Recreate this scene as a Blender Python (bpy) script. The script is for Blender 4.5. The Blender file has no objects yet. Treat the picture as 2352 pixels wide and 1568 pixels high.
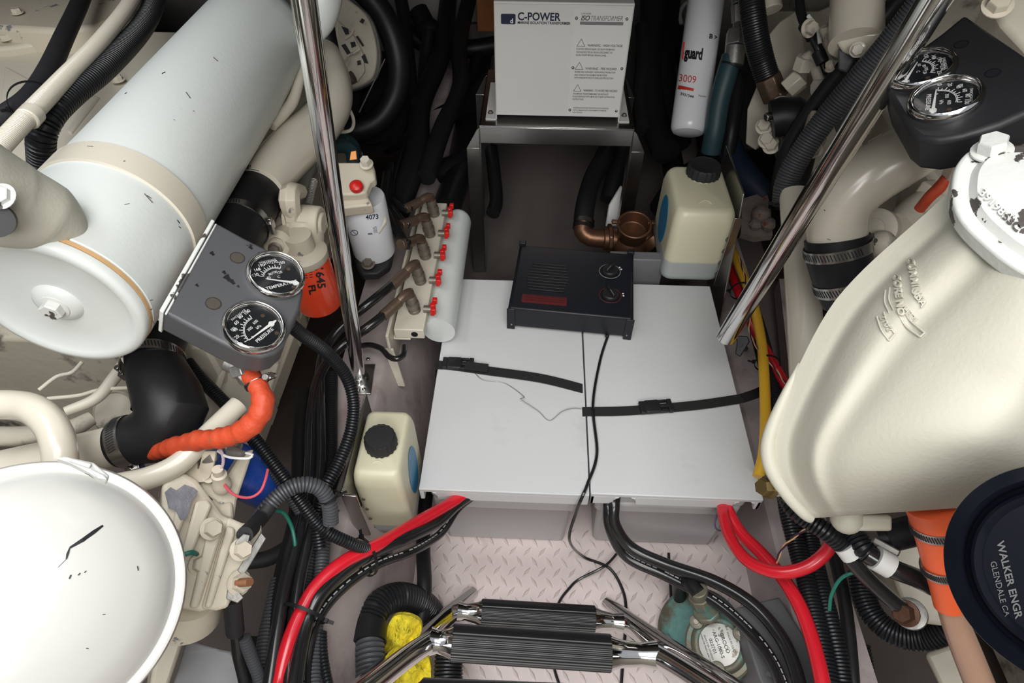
import bpy, bmesh, math, random
import numpy as np
from mathutils import Vector, Matrix
random.seed(7)
SC = bpy.context.scene
COL = SC.collection
PI = math.pi
# ------------------------------------------------------------ camera
F0, CX, CY = 1443.28, 1176.0, 784.0
PITCH, ROLL, YAW = 0.83354, -0.00173, 0.03990
CAM = Vector((-0.1190, -0.5641, 1.0228))
def _axes():
    cp, sp = math.cos(PITCH), math.sin(PITCH)
    f = Vector((0, cp, -sp)); d = Vector((0, -sp, -cp)); r = Vector((1, 0, 0))
    cr, sr = math.cos(ROLL), math.sin(ROLL)
    r2 = cr * r + sr * d; d2 = -sr * r + cr * d
    Z = Matrix.Rotation(YAW, 3, 'Z')
    return Z @ r2, Z @ d2, Z @ f
RX, DY, FW = _axes()
cd = bpy.data.cameras.new('camera'); cam = bpy.data.objects.new('camera', cd); COL.objects.link(cam)
cd.sensor_width = 36.0; cd.sensor_fit = 'HORIZONTAL'; cd.lens = F0 * 36.0 / 2352.0
cd.clip_start = 0.02; cd.clip_end = 60
cam.matrix_world = Matrix(((RX.x, -DY.x, -FW.x, CAM.x), (RX.y, -DY.y, -FW.y, CAM.y), (RX.z, -DY.z, -FW.z, CAM.z), (0, 0, 0, 1)))
SC.camera = cam
# ------------------------------------------------------------ world, lights, exposure
w = bpy.data.worlds.new('world'); SC.world = w; w.use_nodes = True
bg = w.node_tree.nodes['Background']; bg.inputs[0].default_value = (0.88, 0.94, 1.0, 1); bg.inputs[1].default_value = 0.55
def area(name, loc, aim, sx, sy, power, col=(1, 1, 1)):
    l = bpy.data.lights.new(name, 'AREA'); l.shape = 'RECTANGLE'; l.size = sx; l.size_y = sy; l.energy = power; l.color = col
    o = bpy.data.objects.new(name, l); COL.objects.link(o); o.location = loc
    o.rotation_euler = (Vector(aim) - Vector(loc)).to_track_quat('-Z', 'Y').to_euler(); return o
area('cockpit_daylight', (-0.08, -0.72, 1.80), (0.0, -0.02, 0), 1.25, 0.9, 24, (1.0, 0.985, 0.96))
area('aft_fill_light', (-0.05, -2.5, 2.15), (0.0, 0.7, 0.2), 1.5, 0.9, 47, (1.0, 0.99, 0.97))  # added fill behind the camera, brightens the far upright faces
area('left_fill_light', (-1.0, -0.1, 1.9), (-0.7, 0.3, 0.4), 0.8, 0.8, 15, (0.95, 0.975, 1.0))  # added fill with no known source, brightens the top of the left engine
vs = SC.view_settings
vs.view_transform = 'Standard'; vs.look = 'None'; vs.gamma = 1.0; vs.use_curve_mapping = False; vs.exposure = 0.0
# ------------------------------------------------------------ pixel rays -> world points
def ray(px, py): return FW + RX * ((px - CX) / F0) + DY * ((py - CY) / F0)
def P(px, py, k): return CAM + ray(px, py) * k
def Zk(px, py, z): return (z - CAM.z) / ray(px, py).z
def PZ(px, py, z): return P(px, py, Zk(px, py, z))
def PY(px, py, y): return P(px, py, (y - CAM.y) / ray(px, py).y)
def PX(px, py, x): return P(px, py, (x - CAM.x) / ray(px, py).x)
# ------------------------------------------------------------ materials
MATS = {}
def mat(name, col, rough=0.5, metal=0.0, bump=0.0, bs=60.0, var=0.0, vs_=6.0, dirt=None, coat=0.0, spec=0.5, bd=0.002, sss=0.0, trans=0.0, alpha=1.0):
    """col linear; dirt=(colour, scale, threshold, sharpness) gives chips and stains of their own colour"""
    m = bpy.data.materials.new(name); m.use_nodes = True; nt = m.node_tree; N = nt.nodes; L = nt.links
    b = N['Principled BSDF']
    b.inputs['Base Color'].default_value = (*col, 1); b.inputs['Roughness'].default_value = rough; b.inputs['Metallic'].default_value = metal
    b.inputs['Specular IOR Level'].default_value = spec; b.inputs['Coat Weight'].default_value = coat; b.inputs['Coat Roughness'].default_value = 0.12
    if sss: b.inputs['Subsurface Weight'].default_value = sss; b.inputs['Subsurface Radius'].default_value = (0.03, 0.03, 0.02)
    if trans: b.inputs['Transmission Weight'].default_value = trans
    b.inputs['Alpha'].default_value = alpha
    tc = N.new('ShaderNodeTexCoord'); out = None
    if var or dirt:
        n1 = N.new('ShaderNodeTexNoise'); n1.inputs['Scale'].default_value = vs_; n1.inputs['Detail'].default_value = 5; L.new(tc.outputs['Object'], n1.inputs['Vector'])
        mx = N.new('ShaderNodeMix'); mx.data_type = 'RGBA'
        mx.inputs[6].default_value = (*[c * (1 - var) for c in col], 1); mx.inputs[7].default_value = (*[min(1, c * (1 + var)) for c in col], 1)
        L.new(n1.outputs['Fac'], mx.inputs[0]); out = mx.outputs[2]
    if dirt:
        for dc, ds, th, sh in (dirt if isinstance(dirt[0][0], (tuple, list)) else [dirt]):
            n2 = N.new('ShaderNodeTexNoise'); n2.inputs['Scale'].default_value = ds; n2.inputs['Detail'].default_value = 6; n2.inputs['Roughness'].default_value = 0.6
            L.new(tc.outputs['Object'], n2.inputs['Vector'])
            mr = N.new('ShaderNodeMapRange'); mr.inputs[1].default_value = th; mr.inputs[2].default_value = th + sh; L.new(n2.outputs['Fac'], mr.inputs[0])
            m2 = N.new('ShaderNodeMix'); m2.data_type = 'RGBA'; L.new(mr.outputs[0], m2.inputs[0]); L.new(out, m2.inputs[6]); m2.inputs[7].default_value = (*dc, 1); out = m2.outputs[2]
    if out: L.new(out, b.inputs['Base Color'])
    if bump:
        n3 = N.new('ShaderNodeTexNoise'); n3.inputs['Scale'].default_value = bs; n3.inputs['Detail'].default_value = 4; L.new(tc.outputs['Object'], n3.inputs['Vector'])
        bp = N.new('ShaderNodeBump'); bp.inputs['Strength'].default_value = bump; bp.inputs['Distance'].default_value = bd
        L.new(n3.outputs['Fac'], bp.inputs['Height']); L.new(bp.outputs[0], b.inputs['Normal'])
    MATS[name] = m; return m
CHIP = ((0.12, 0.11, 0.10), 22, 0.735, 0.01)
RUST = ((0.34, 0.15, 0.06), 9, 0.70, 0.10)
cream = mat('cream_paint', (0.62, 0.575, 0.475), 0.42, bump=0.25, bs=70, var=0.06, dirt=(RUST, CHIP))
cream2 = mat('cream_gloss_paint', (0.64, 0.59, 0.49), 0.25, bump=0.05, bs=20, var=0.04, coat=0.3)
creamold = mat('worn_cream_paint', (0.60, 0.54, 0.43), 0.5, bump=0.4, bs=60, var=0.10, dirt=(((0.20, 0.20, 0.21), 14, 0.64, 0.02), RUST))
creamdirty = mat('grimy_cream_paint', (0.46, 0.42, 0.34), 0.55, bump=0.6, bs=40, var=0.2, dirt=(((0.10, 0.09, 0.08), 12, 0.56, 0.12), RUST))
white = mat('white_engine_paint', (0.66, 0.69, 0.66), 0.36, bump=0.12, bs=120, var=0.03, coat=0.15, dirt=(((0.10, 0.10, 0.10), 30, 0.76, 0.006),))
domew = mat('white_dome_paint', (0.56, 0.555, 0.525), 0.24, bump=0.04, bs=180, var=0.02, coat=0.5)
castw = mat('textured_cast_paint', (0.49, 0.475, 0.395), 0.48, bump=0.18, bs=220, var=0.05, spec=0.35, dirt=(((0.12, 0.11, 0.10), 60, 0.77, 0.01),))
chipw = mat('chipped_white_paint', (0.62, 0.63, 0.60), 0.4, bump=0.4, bs=90, var=0.05, dirt=(((0.07, 0.06, 0.055), 16, 0.60, 0.012),))
lidm = mat('battery_lid_plastic', (0.62, 0.625, 0.625), 0.48, bump=0.12, bs=260, var=0.04, dirt=(((0.42, 0.42, 0.40), 7, 0.62, 0.25),))
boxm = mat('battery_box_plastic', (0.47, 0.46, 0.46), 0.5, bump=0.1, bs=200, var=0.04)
pink = mat('grey_pink_bilge_paint', (0.44, 0.375, 0.365), 0.55, bump=0.7, bs=35, var=0.20, vs_=14, dirt=(((0.20, 0.145, 0.135), 7, 0.54, 0.20),))
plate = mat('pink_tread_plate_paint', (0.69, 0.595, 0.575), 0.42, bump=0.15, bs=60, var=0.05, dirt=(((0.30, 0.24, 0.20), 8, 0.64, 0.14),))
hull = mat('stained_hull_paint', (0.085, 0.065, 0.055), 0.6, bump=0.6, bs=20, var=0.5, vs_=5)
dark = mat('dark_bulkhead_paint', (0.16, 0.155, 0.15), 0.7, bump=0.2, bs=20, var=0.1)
rub = mat('black_rubber', (0.010, 0.010, 0.011), 0.45, spec=0.35, bump=0.25, bs=90, var=0.3, bd=0.001)
rubd = mat('dusty_black_rubber', (0.020, 0.020, 0.022), 0.6, spec=0.35, bump=0.6, bs=160, var=0.4, bd=0.001)
loom = mat('black_corrugated_plastic', (0.012, 0.013, 0.015), 0.36, spec=0.4, var=0.3, vs_=20)
loomg = mat('greyed_corrugated_plastic', (0.065, 0.068, 0.075), 0.45, var=0.35, vs_=14)
cabk = mat('glossy_black_cable', (0.012, 0.012, 0.013), 0.22, coat=0.3)
cabr = mat('glossy_red_cable', (0.62, 0.012, 0.025), 0.25, coat=0.4)
yel = mat('yellow_cable', (0.75, 0.42, 0.03), 0.35)
chrome = mat('polished_stainless', (0.62, 0.61, 0.60), 0.10, 1.0)
steel = mat('brushed_stainless', (0.42, 0.41, 0.395), 0.27, 1.0, bump=0.05, bs=90)
galv = mat('dull_grey_metal', (0.33, 0.32, 0.30), 0.45, 0.8, bump=0.4, bs=80, var=0.2)
zinc = mat('worn_fitting_metal', (0.21, 0.185, 0.15), 0.45, 0.6, bump=0.4, bs=90, var=0.3)
brassb = mat('brown_fitting_metal', (0.15, 0.10, 0.07), 0.4, 0.6, bump=0.4, bs=90, var=0.3)
bronze = mat('aged_bronze', (0.15, 0.075, 0.042), 0.4, 0.7, bump=0.4, bs=50, var=0.35)
brass = mat('tarnished_brass', (0.26, 0.19, 0.08), 0.38, 0.9, bump=0.2, bs=60)
red = mat('red_plastic', (0.62, 0.015, 0.012), 0.35)
filt = mat('orange_red_filter_paint', (0.80, 0.065, 0.02), 0.30, coat=0.3)
orange = mat('orange_heat_sleeve', (0.52, 0.060, 0.018), 0.55, bump=0.9, bs=45, var=0.25, vs_=14, bd=0.004, dirt=(((0.30, 0.10, 0.05), 18, 0.62, 0.06),))
oring = mat('orange_silicone', (0.85, 0.13, 0.04), 0.4)
blue = mat('blue_filter_paint', (0.02, 0.08, 0.42), 0.3, coat=0.3)
teal = mat('teal_hose_rubber', (0.018, 0.050, 0.062), 0.5, bump=0.3, bs=60, var=0.2)
tealc = mat('verdigris_bronze', (0.10, 0.23, 0.205), 0.55, 0.2, bump=0.8, bs=60, var=0.35, vs_=18, dirt=(((0.10, 0.080, 0.050), 16, 0.50, 0.10),))
tealb = mat('brown_green_bronze', (0.17, 0.16, 0.115), 0.5, 0.4, bump=0.8, bs=60, var=0.3, dirt=(((0.10, 0.23, 0.205), 22, 0.55, 0.10),))
treadm = mat('black_ribbed_rubber', (0.010, 0.010, 0.011), 0.32, spec=0.5)
green = mat('green_wire', (0.015, 0.17, 0.12), 0.4)
pinkw = mat('pink_wire', (0.72, 0.10, 0.14), 0.4)
blackp = mat('black_panel_plastic', (0.016, 0.016, 0.018), 0.45, spec=0.35, bump=0.3, bs=200, var=0.2, bd=0.0006)
panelg = mat('grey_panel_paint', (0.075, 0.076, 0.080), 0.45, spec=0.4, bump=0.15, bs=120, var=0.12, dirt=(((0.02, 0.02, 0.02), 20, 0.66, 0.02),))
heatm = mat('heater_black_steel', (0.010, 0.011, 0.015), 0.40, spec=0.35, bump=0.25, bs=300, bd=0.0004)
whitef = mat('white_filter_paint', (0.74, 0.75, 0.78), 0.3, coat=0.2)
trw = mat('white_powder_coat', (0.70, 0.69, 0.66), 0.3, bump=0.12, bs=300)
ink = mat('black_ink', (0.01, 0.01, 0.012), 0.5)
inkn = mat('navy_ink', (0.008, 0.015, 0.05), 0.5)
inkg = mat('grey_ink', (0.20, 0.20, 0.20), 0.5)
inkr = mat('red_ink', (0.55, 0.03, 0.02), 0.5)
inkdr = mat('dull_red_ink', (0.11, 0.012, 0.012), 0.5)
inkw = mat('white_ink', (0.80, 0.80, 0.78), 0.5)
inkb = mat('blue_label', (0.02, 0.22, 0.42), 0.4)
wood = mat('varnished_wood', (0.30, 0.11, 0.035), 0.4, bump=0.3, bs=30, var=0.35, vs_=14)
tan = mat('copper_pink_paint', (0.42, 0.25, 0.17), 0.3, coat=0.3, var=0.1)
gasket = mat('tan_gasket', (0.62, 0.38, 0.18), 0.7, bump=0.3, bs=90, var=0.1)
yrag = mat('yellow_microfibre', (0.78, 0.64, 0.03), 0.9, bump=0.8, bs=120, var=0.2, bd=0.006)
pad = mat('grey_absorbent_felt', (0.36, 0.36, 0.37), 0.9, bump=0.7, bs=40, var=0.12)
glossb = mat('gloss_black_moulding', (0.004, 0.005, 0.008), 0.20, coat=0.0, spec=0.16)
web = mat('black_webbing', (0.012, 0.012, 0.012), 0.75, bump=0.8, bs=500, bd=0.0006)
dialm = mat('black_dial', (0.006, 0.008, 0.010), 0.4)
whitep = mat('white_plastic', (0.66, 0.66, 0.64), 0.4)
orangep = mat('orange_plastic', (0.85, 0.30, 0.03), 0.4)
glass = mat('gauge_glass', (0.01, 0.01, 0.01), 0.05, alpha=0.10, spec=0.5)
# jug plastic: translucent body, its fluid shows as a grey-blue lower fill up to a level
def jugmat(name, level):
    m = mat(name, (0.66, 0.63, 0.46), 0.38, sss=0.25, bump=0.15, bs=40, var=0.05)
    nt = m.node_tree; b = nt.nodes['Principled BSDF']; src = b.inputs['Base Color'].links[0].from_socket
    tc = nt.nodes.new('ShaderNodeTexCoord'); sp = nt.nodes.new('ShaderNodeSeparateXYZ'); nt.links.new(tc.outputs['Object'], sp.inputs[0])
    mr = nt.nodes.new('ShaderNodeMapRange'); mr.inputs[1].default_value = level; mr.inputs[2].default_value = level - 0.006; nt.links.new(sp.outputs['Z'], mr.inputs[0])
    mx = nt.nodes.new('ShaderNodeMix'); mx.data_type = 'RGBA'; nt.links.new(mr.outputs[0], mx.inputs[0]); nt.links.new(src, mx.inputs[6]); mx.inputs[7].default_value = (0.40, 0.43, 0.42, 1)
    nt.links.new(mx.outputs[2], b.inputs['Base Color']); return m
# ------------------------------------------------------------ geometry: every maker returns (verts, faces)
def V(*a): return Vector(a)
def frame(ax, hint=None):
    w_ = Vector(ax).normalized(); h = Vector(hint) if hint is not None else (V(0, 0, 1) if abs(w_.z) < 0.9 else V(1, 0, 0))
    u = (h - w_ * h.dot(w_)).normalized(); return u, w_.cross(u), w_
def box(c, s, ax=None):
    u, v, w_ = ax if ax else (V(1, 0, 0), V(0, 1, 0), V(0, 0, 1)); c = Vector(c)
    vs_ = [c + u * (i * s[0] / 2) + v * (j * s[1] / 2) + w_ * (k * s[2] / 2) for i in (-1, 1) for j in (-1, 1) for k in (-1, 1)]
    return vs_, [(0, 1, 3, 2), (4, 6, 7, 5), (0, 4, 5, 1), (2, 3, 7, 6), (0, 2, 6, 4), (1, 5, 7, 3)]
def bxx(x0, x1, y0, y1, z0, z1): return box(((x0 + x1) / 2, (y0 + y1) / 2, (z0 + z1) / 2), (abs(x1 - x0), abs(y1 - y0), abs(z1 - z0)))
def prism(pts, ext):
    n = len(pts); ext = Vector(ext); a = [Vector(p) for p in pts]
    return a + [p + ext for p in a], [tuple(range(n)), tuple(range(2 * n - 1, n - 1, -1))] + [(i, i + n, (i + 1) % n + n, (i + 1) % n) for i in range(n)]
def rings(secs, closed_caps=True):
    n = len(secs[0]); vs_ = [p for s in secs for p in s]; fs = []
    for i in range(len(secs) - 1):
        for j in range(n):
            fs.append((i * n + j, i * n + (j + 1) % n, (i + 1) * n + (j + 1) % n, (i + 1) * n + j))
    if closed_caps: fs.append(tuple(range(n - 1, -1, -1))); fs.append(tuple((len(secs) - 1) * n + j for j in range(n)))
    return vs_, fs
def lathe(p, ax, prof, n=32, hint=None, cap=True, sq=None):
    u, v, w_ = frame(ax, hint); p = Vector(p); secs = []
    for r, h in prof:
        r = max(r, 1e-5); secs.append([p + w_ * h + u * (r * math.cos(2 * PI * j / n)) + v * (r * math.sin(2 * PI * j / n)) for j in range(n)])
    return rings(secs, cap)
def cyl(a, b, r0, r1=None, n=24):
    a = Vector(a); b = Vector(b); r1 = r0 if r1 is None else r1
    return lathe(a, b - a, [(r0, 0), (r1, (b - a).length)], n)
def bcyl(a, b, r, bev=0.002, n=28):
    a = Vector(a); b = Vector(b); h = (b - a).length
    return lathe(a, b - a, [(r - bev, 0), (r - bev * .3, bev * .3), (r, bev), (r, h - bev), (r - bev * .3, h - bev * .3), (r - bev, h)], n)
def catmull(pts, rs, step):
    out = []; ro = []; n = len(pts)
    for i in range(n - 1):
        p0 = pts[max(i - 1, 0)]; p1 = pts[i]; p2 = pts[i + 1]; p3 = pts[min(i + 2, n - 1)]
        if i == 0: p0 = p1 * 2 - p2
        if i == n - 2: p3 = p2 * 2 - p1
        m = max(2, int((p2 - p1).length / step))
        for q in range(m):
            t = q / m; t2 = t * t; t3 = t2 * t
            out.append(0.5 * ((2 * p1) + (p2 - p0) * t + (2 * p0 - 5 * p1 + 4 * p2 - p3) * t2 + (3 * p1 - p0 - 3 * p2 + p3) * t3)); ro.append(rs[i] * (1 - t) + rs[i + 1] * t)
    out.append(pts[-1]); ro.append(rs[-1]); return out, ro
def sweep(pts, r, n=14, rib=None, step=None, flat=None, hint=None, smooth=True):
    """pts world; r number or list; rib=(pitch, depth) gives real corrugations; flat=(w,t) ribbon section"""
    pts = [Vector(p) for p in pts]; rs = list(r) if isinstance(r, (list, tuple)) else [r] * len(pts)
    st = step or max(0.004, min(rs) * 0.5)
    if smooth: c, cr = catmull(pts, rs, st)
    else: c, cr = pts, rs
    if rib:
        # resample by arc length at quarter pitch
        d = [0.0]
        for i in range(1, len(c)): d.append(d[-1] + (c[i] - c[i - 1]).length)
        m = max(8, int(d[-1] / (rib[0] / 4))); cc = []; rr = []; i = 0
        for q in range(m + 1):
            s = d[-1] * q / m
            while i < len(c) - 2 and d[i + 1] < s: i += 1
            t = (s - d[i]) / max(1e-9, d[i + 1] - d[i]); cc.append(c[i].lerp(c[i + 1], t)); rr.append((cr[i] * (1 - t) + cr[i + 1] * t) - (rib[1] if q % 4 in (0,) else (rib[1] * .5 if q % 4 == 3 and False else 0)))
        c, cr = cc, rr
    # parallel transport
    T = [(c[min(i + 1, len(c) - 1)] - c[max(i - 1, 0)]).normalized() for i in range(len(c))]
    u = frame(T[0], hint)[0]; secs = []
    for i in range(len(c)):
        u = (u - T[i] * u.dot(T[i])).normalized(); v = T[i].cross(u)
        if flat:
            a, b = flat[0] / 2, flat[1] / 2
            secs.append([c[i] + v * x + u * y for x, y in ((-a, -b), (a, -b), (a, b), (-a, b))])
        else: secs.append([c[i] + u * (cr[i] * math.cos(2 * PI * j / n)) + v * (cr[i] * math.sin(2 * PI * j / n)) for j in range(n)])
    return rings(secs)
def px(pts): return [P(*p[:3]) for p in pts]
def pw(pts): return [p[3] / 2 * p[2] / F0 for p in pts]
def torus(p, ax, R, r, n=40, m=10):
    u, v, w_ = frame(ax); p = Vector(p); vs_ = []; fs = []
    for i in range(n):
        a = 2 * PI * i / n; e = u * math.cos(a) + v * math.sin(a)
        for j in range(m):
            b = 2 * PI * j / m; vs_.append(p + e * (R + r * math.cos(b)) + w_ * (r * math.sin(b)))
    for i in range(n):
        for j in range(m): fs.append((i * m + j, ((i + 1) % n) * m + j, ((i + 1) % n) * m + (j + 1) % m, i * m + (j + 1) % m))
    return vs_, fs
def ringband(p, ax, R, w_, t=0.0012, n=36):
    """open-hole band (tube wall) centred on p"""
    u, v, z = frame(ax); p = Vector(p); secs = []
    for r, h in ((R, -w_ / 2), (R + t, -w_ / 2), (R + t, w_ / 2), (R, w_ / 2), (R, -w_ / 2)):
        secs.append([p + z * h + u * (r * math.cos(2 * PI * j / n)) + v * (r * math.sin(2 * PI * j / n)) for j in range(n)])
    return rings(secs, False)
def hexbolt(p, ax, r, h=None, washer=True):
    h = h or r * 0.9; u, v, w_ = frame(ax); p = Vector(p); g = []
    if washer: g.append(bcyl(p, p + w_ * (h * .22), r * 1.35, h * .06, 20)); p = p + w_ * (h * .2)
    secs = []
    for rr, hh in ((r, 0), (r, h * .85), (r * .9, h)):
        secs.append([p + w_ * hh + u * (rr * math.cos(PI * j / 3)) + v * (rr * math.sin(PI * j / 3)) for j in range(6)])
    g.append(rings(secs)); return g
def sphere(c, r, n=20, sc=(1, 1, 1), ax=None):
    u, v, w_ = ax if ax else (V(1, 0, 0), V(0, 1, 0), V(0, 0, 1)); c = Vector(c); secs = []
    for i in range(n // 2 + 1):
        a = PI * i / (n // 2); rr = max(math.sin(a), 1e-4)
        secs.append([c + u * (r * sc[0] * rr * math.cos(2 * PI * j / n)) + v * (r * sc[1] * rr * math.sin(2 * PI * j / n)) - w_ * (r * sc[2] * math.cos(a)) for j in range(n)])
    return rings(secs)
def rbox(c, s, r=0.02, ax=None, n=5, ez=0.004):
    """box with rounded vertical corners (about w axis) and small eased top/bottom"""
    u, v, w_ = ax if ax else (V(1, 0, 0), V(0, 1, 0), V(0, 0, 1)); c = Vector(c); secs = []
    for h, inn in ((-s[2] / 2, ez), (-s[2] / 2 + ez * .3, ez * .3), (-s[2] / 2 + ez, 0), (s[2] / 2 - ez, 0), (s[2] / 2 - ez * .3, ez * .3), (s[2] / 2, ez)):
        ring = []
        for qx, qy, a0 in ((1, 1, 0), (-1, 1, 90), (-1, -1, 180), (1, -1, 270)):
            for i in range(n + 1):
                a = math.radians(a0 + 90 * i / n); rr = max(r - inn, 0.0005)
                ring.append(c + w_ * h + u * (qx * (s[0] / 2 - r) + rr * math.cos(a)) + v * (qy * (s[1] / 2 - r) + rr * math.sin(a)))
        secs.append(ring)
    return rings(secs)
_txt = {}
def text(s, org, ex, ey, size, depth=0.0004, bold=0.0, shear=0.0, align='LEFT', sx=1.0):
    """letters lying in the plane (ex, ey) at org"""
    key = (s, bold, shear, align)
    if key not in _txt:
        cu = bpy.data.curves.new('t', 'FONT'); cu.body = s; cu.size = 1; cu.offset = bold; cu.shear = shear; cu.align_x = align; cu.resolution_u = 3
        o = bpy.data.objects.new('t', cu); COL.objects.link(o); dg = bpy.context.evaluated_depsgraph_get(); dg.update()
        me = bpy.data.meshes.new_from_object(o.evaluated_get(dg)); _txt[key] = ([v.co.copy() for v in me.vertices], [tuple(p.vertices) for p in me.polygons])
        bpy.data.objects.remove(o); bpy.data.curves.remove(cu); bpy.data.meshes.remove(me)
    vs_, fs = _txt[key]; ex = Vector(ex).normalized(); ey = Vector(ey).normalized(); n = ex.cross(ey); org = Vector(org) + n * depth
    return [org + ex * (v.x * size * sx) + ey * (v.y * size) for v in vs_], list(fs)
# ------------------------------------------------------------ objects
def thing(name, label, cat, loc, group=None, kind=None):
    o = bpy.data.objects.new(name, None); COL.objects.link(o); o.location = loc; o.empty_display_size = 0.02
    o['label'] = label; o['category'] = cat
    if group: o['group'] = group
    if kind: o['kind'] = kind
    return o
def wloc(o):
    l = Vector(o.location)
    while o.parent: o = o.parent; l = l + Vector(o.location)
    return l
def mk(name, geo, m, parent=None, label=None, cat=None, group=None, kind=None, bevel=0.0, smooth=True, seg=2, ang=35, origin=None):
    gs = []
    def fl(g):
        if isinstance(g, list):
            for q in g: fl(q)
        else: gs.append(g)
    fl(geo)
    vs_ = []; fs = []
    for v, f in gs:
        b = len(vs_); vs_ += v; fs += [tuple(i + b for i in q) for q in f]
    A = np.array([tuple(v) for v in vs_])
    if origin is not None: org = Vector(origin)
    elif parent is not None: org = Vector(A.mean(0))
    else: org = Vector(((A[:, 0].min() + A[:, 0].max()) / 2, (A[:, 1].min() + A[:, 1].max()) / 2, A[:, 2].min()))
    me = bpy.data.meshes.new(name); me.from_pydata([tuple(Vector(v) - org) for v in vs_], [], fs)
    bm = bmesh.new(); bm.from_mesh(me); bmesh.ops.recalc_face_normals(bm, faces=bm.faces); bm.to_mesh(me); bm.free()
    me.materials.append(m)
    if smooth: me.shade_smooth(); me.set_sharp_from_angle(angle=math.radians(ang))
    o = bpy.data.objects.new(name, me); COL.objects.link(o)
    if parent is not None: o.parent = parent; o.location = org - wloc(parent)
    else: o.location = org
    if label: o['label'] = label
    if cat: o['category'] = cat
    if group: o['group'] = group
    if kind: o['kind'] = kind
    if bevel:
        b = o.modifiers.new('bevel', 'BEVEL'); b.width = bevel; b.segments = seg; b.limit_method = 'ANGLE'; b.angle_limit = math.radians(40)
    return o
def hose(name, label, pts, m, cat='hose', w_=None, rib=None, n=14, group=None, parent=None, step=None, flat=None, hint=None, wid=None):
    """pts of (px, py, k[, width px]); one physical radius unless widths are given for every point"""
    W = px(pts)
    r = pw(pts) if len(pts[0]) > 3 else (wid / 2 if wid else w_ / 2 * pts[0][2] / F0)
    return mk(name, sweep(W, r, n, rib, step, flat, hint), m, parent, label, None if parent else cat, group)
def clamp(name, p, ax, R, parent, width=0.012, screw_dir=None, m=None, label=None):
    """worm drive hose clamp: slotted band and screw housing"""
    m = m or steel; u, v, w_ = frame(ax, screw_dir); p = Vector(p)
    o = mk(name, ringband(p, ax, R, width), m, parent, label)
    q = p + u * (R + 0.004)
    mk('screw_housing', [box(q, (0.008, 0.014, width * 1.1), (u, v, w_)), cyl(q - v * 0.016, q + v * 0.014, 0.0042, n=12)], m, o, bevel=0.0006)
    sl = []
    for j in range(14, 50):
        a = 2 * PI * j / 64; e = u * math.cos(a) + v * math.sin(a); t = w_.cross(e)
        sl.append(box(p + e * (R + 0.0014), (0.0006, 0.0014, width * .62), (e, (t * .96 + w_ * .28).normalized(), (w_ * .96 - t * .28).normalized())))
    mk('slots', sl, ink, o, smooth=False); return o
def tie(name, pts_or_c, ax=None, R=None, parent=None, label=None, wid=0.0045, cat='cable tie', tail=None):
    """zip tie round a bundle at c, axis ax, radius R"""
    u, v, w_ = frame(ax, tail); c = Vector(pts_or_c)
    o = mk(name, [ringband(c, ax, R, wid, 0.0014), box(c + u * (R + 0.003), (0.006, 0.006, 0.006), (u, v, w_)), box(c + u * (R + 0.009), (0.012, 0.0012, wid), (u, v, w_))], rub, parent, label, None if parent else cat)
    return o
def tow(px_, py_): return -(ray(px_, py_).normalized())      # direction from a place back to the lens side
def imgdir(px_, py_, dx, dy, n=None):
    """direction in the picture (dx right, dy down) as a world vector at right angles to n"""
    n = n or tow(px_, py_); d = RX * dx + DY * dy; return (d - n * d.dot(n)).normalized()
# ------------------------------------------------------------ surfaces: chips, letters and marks laid on the real surface of an object
from mathutils.bvhtree import BVHTree
def surf(*objs):
    vs_ = []; fs = []
    for o in objs:
        l = wloc(o); b = len(vs_); vs_ += [v.co + l for v in o.data.vertices]; fs += [tuple(i + b for i in p.vertices) for p in o.data.polygons]
    return BVHTree.FromPolygons(vs_, fs)
def hit(S, x, y, lift=0.0):
    d = ray(x, y).normalized(); h = S.ray_cast(CAM, d)
    if h[0] is None: return None
    n = h[1] if h[1].dot(d) < 0 else -h[1]
    return h[0] + n * lift
def chip(S, pts, w_=2.0, lift=0.0006):
    """a paint chip along surface points; returns ribbon geometry"""
    P3 = [hit(S, x, y, lift) for x, y in pts]; P3 = [p for p in P3 if p is not None]
    if len(P3) < 2: return ([], [])
    vs_ = []; n = len(P3)
    for i, p in enumerate(P3):
        t = (P3[min(i + 1, n - 1)] - P3[max(i - 1, 0)]).normalized(); s = t.cross(p - CAM).normalized(); ww = w_ / 2 * (p - CAM).length / F0 * (1.0 if 0 < i < n - 1 else .5)
        vs_ += [p - s * ww, p + s * ww]
    return vs_, [(2 * i, 2 * i + 1, 2 * i + 3, 2 * i + 2) for i in range(n - 1)]
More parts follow.
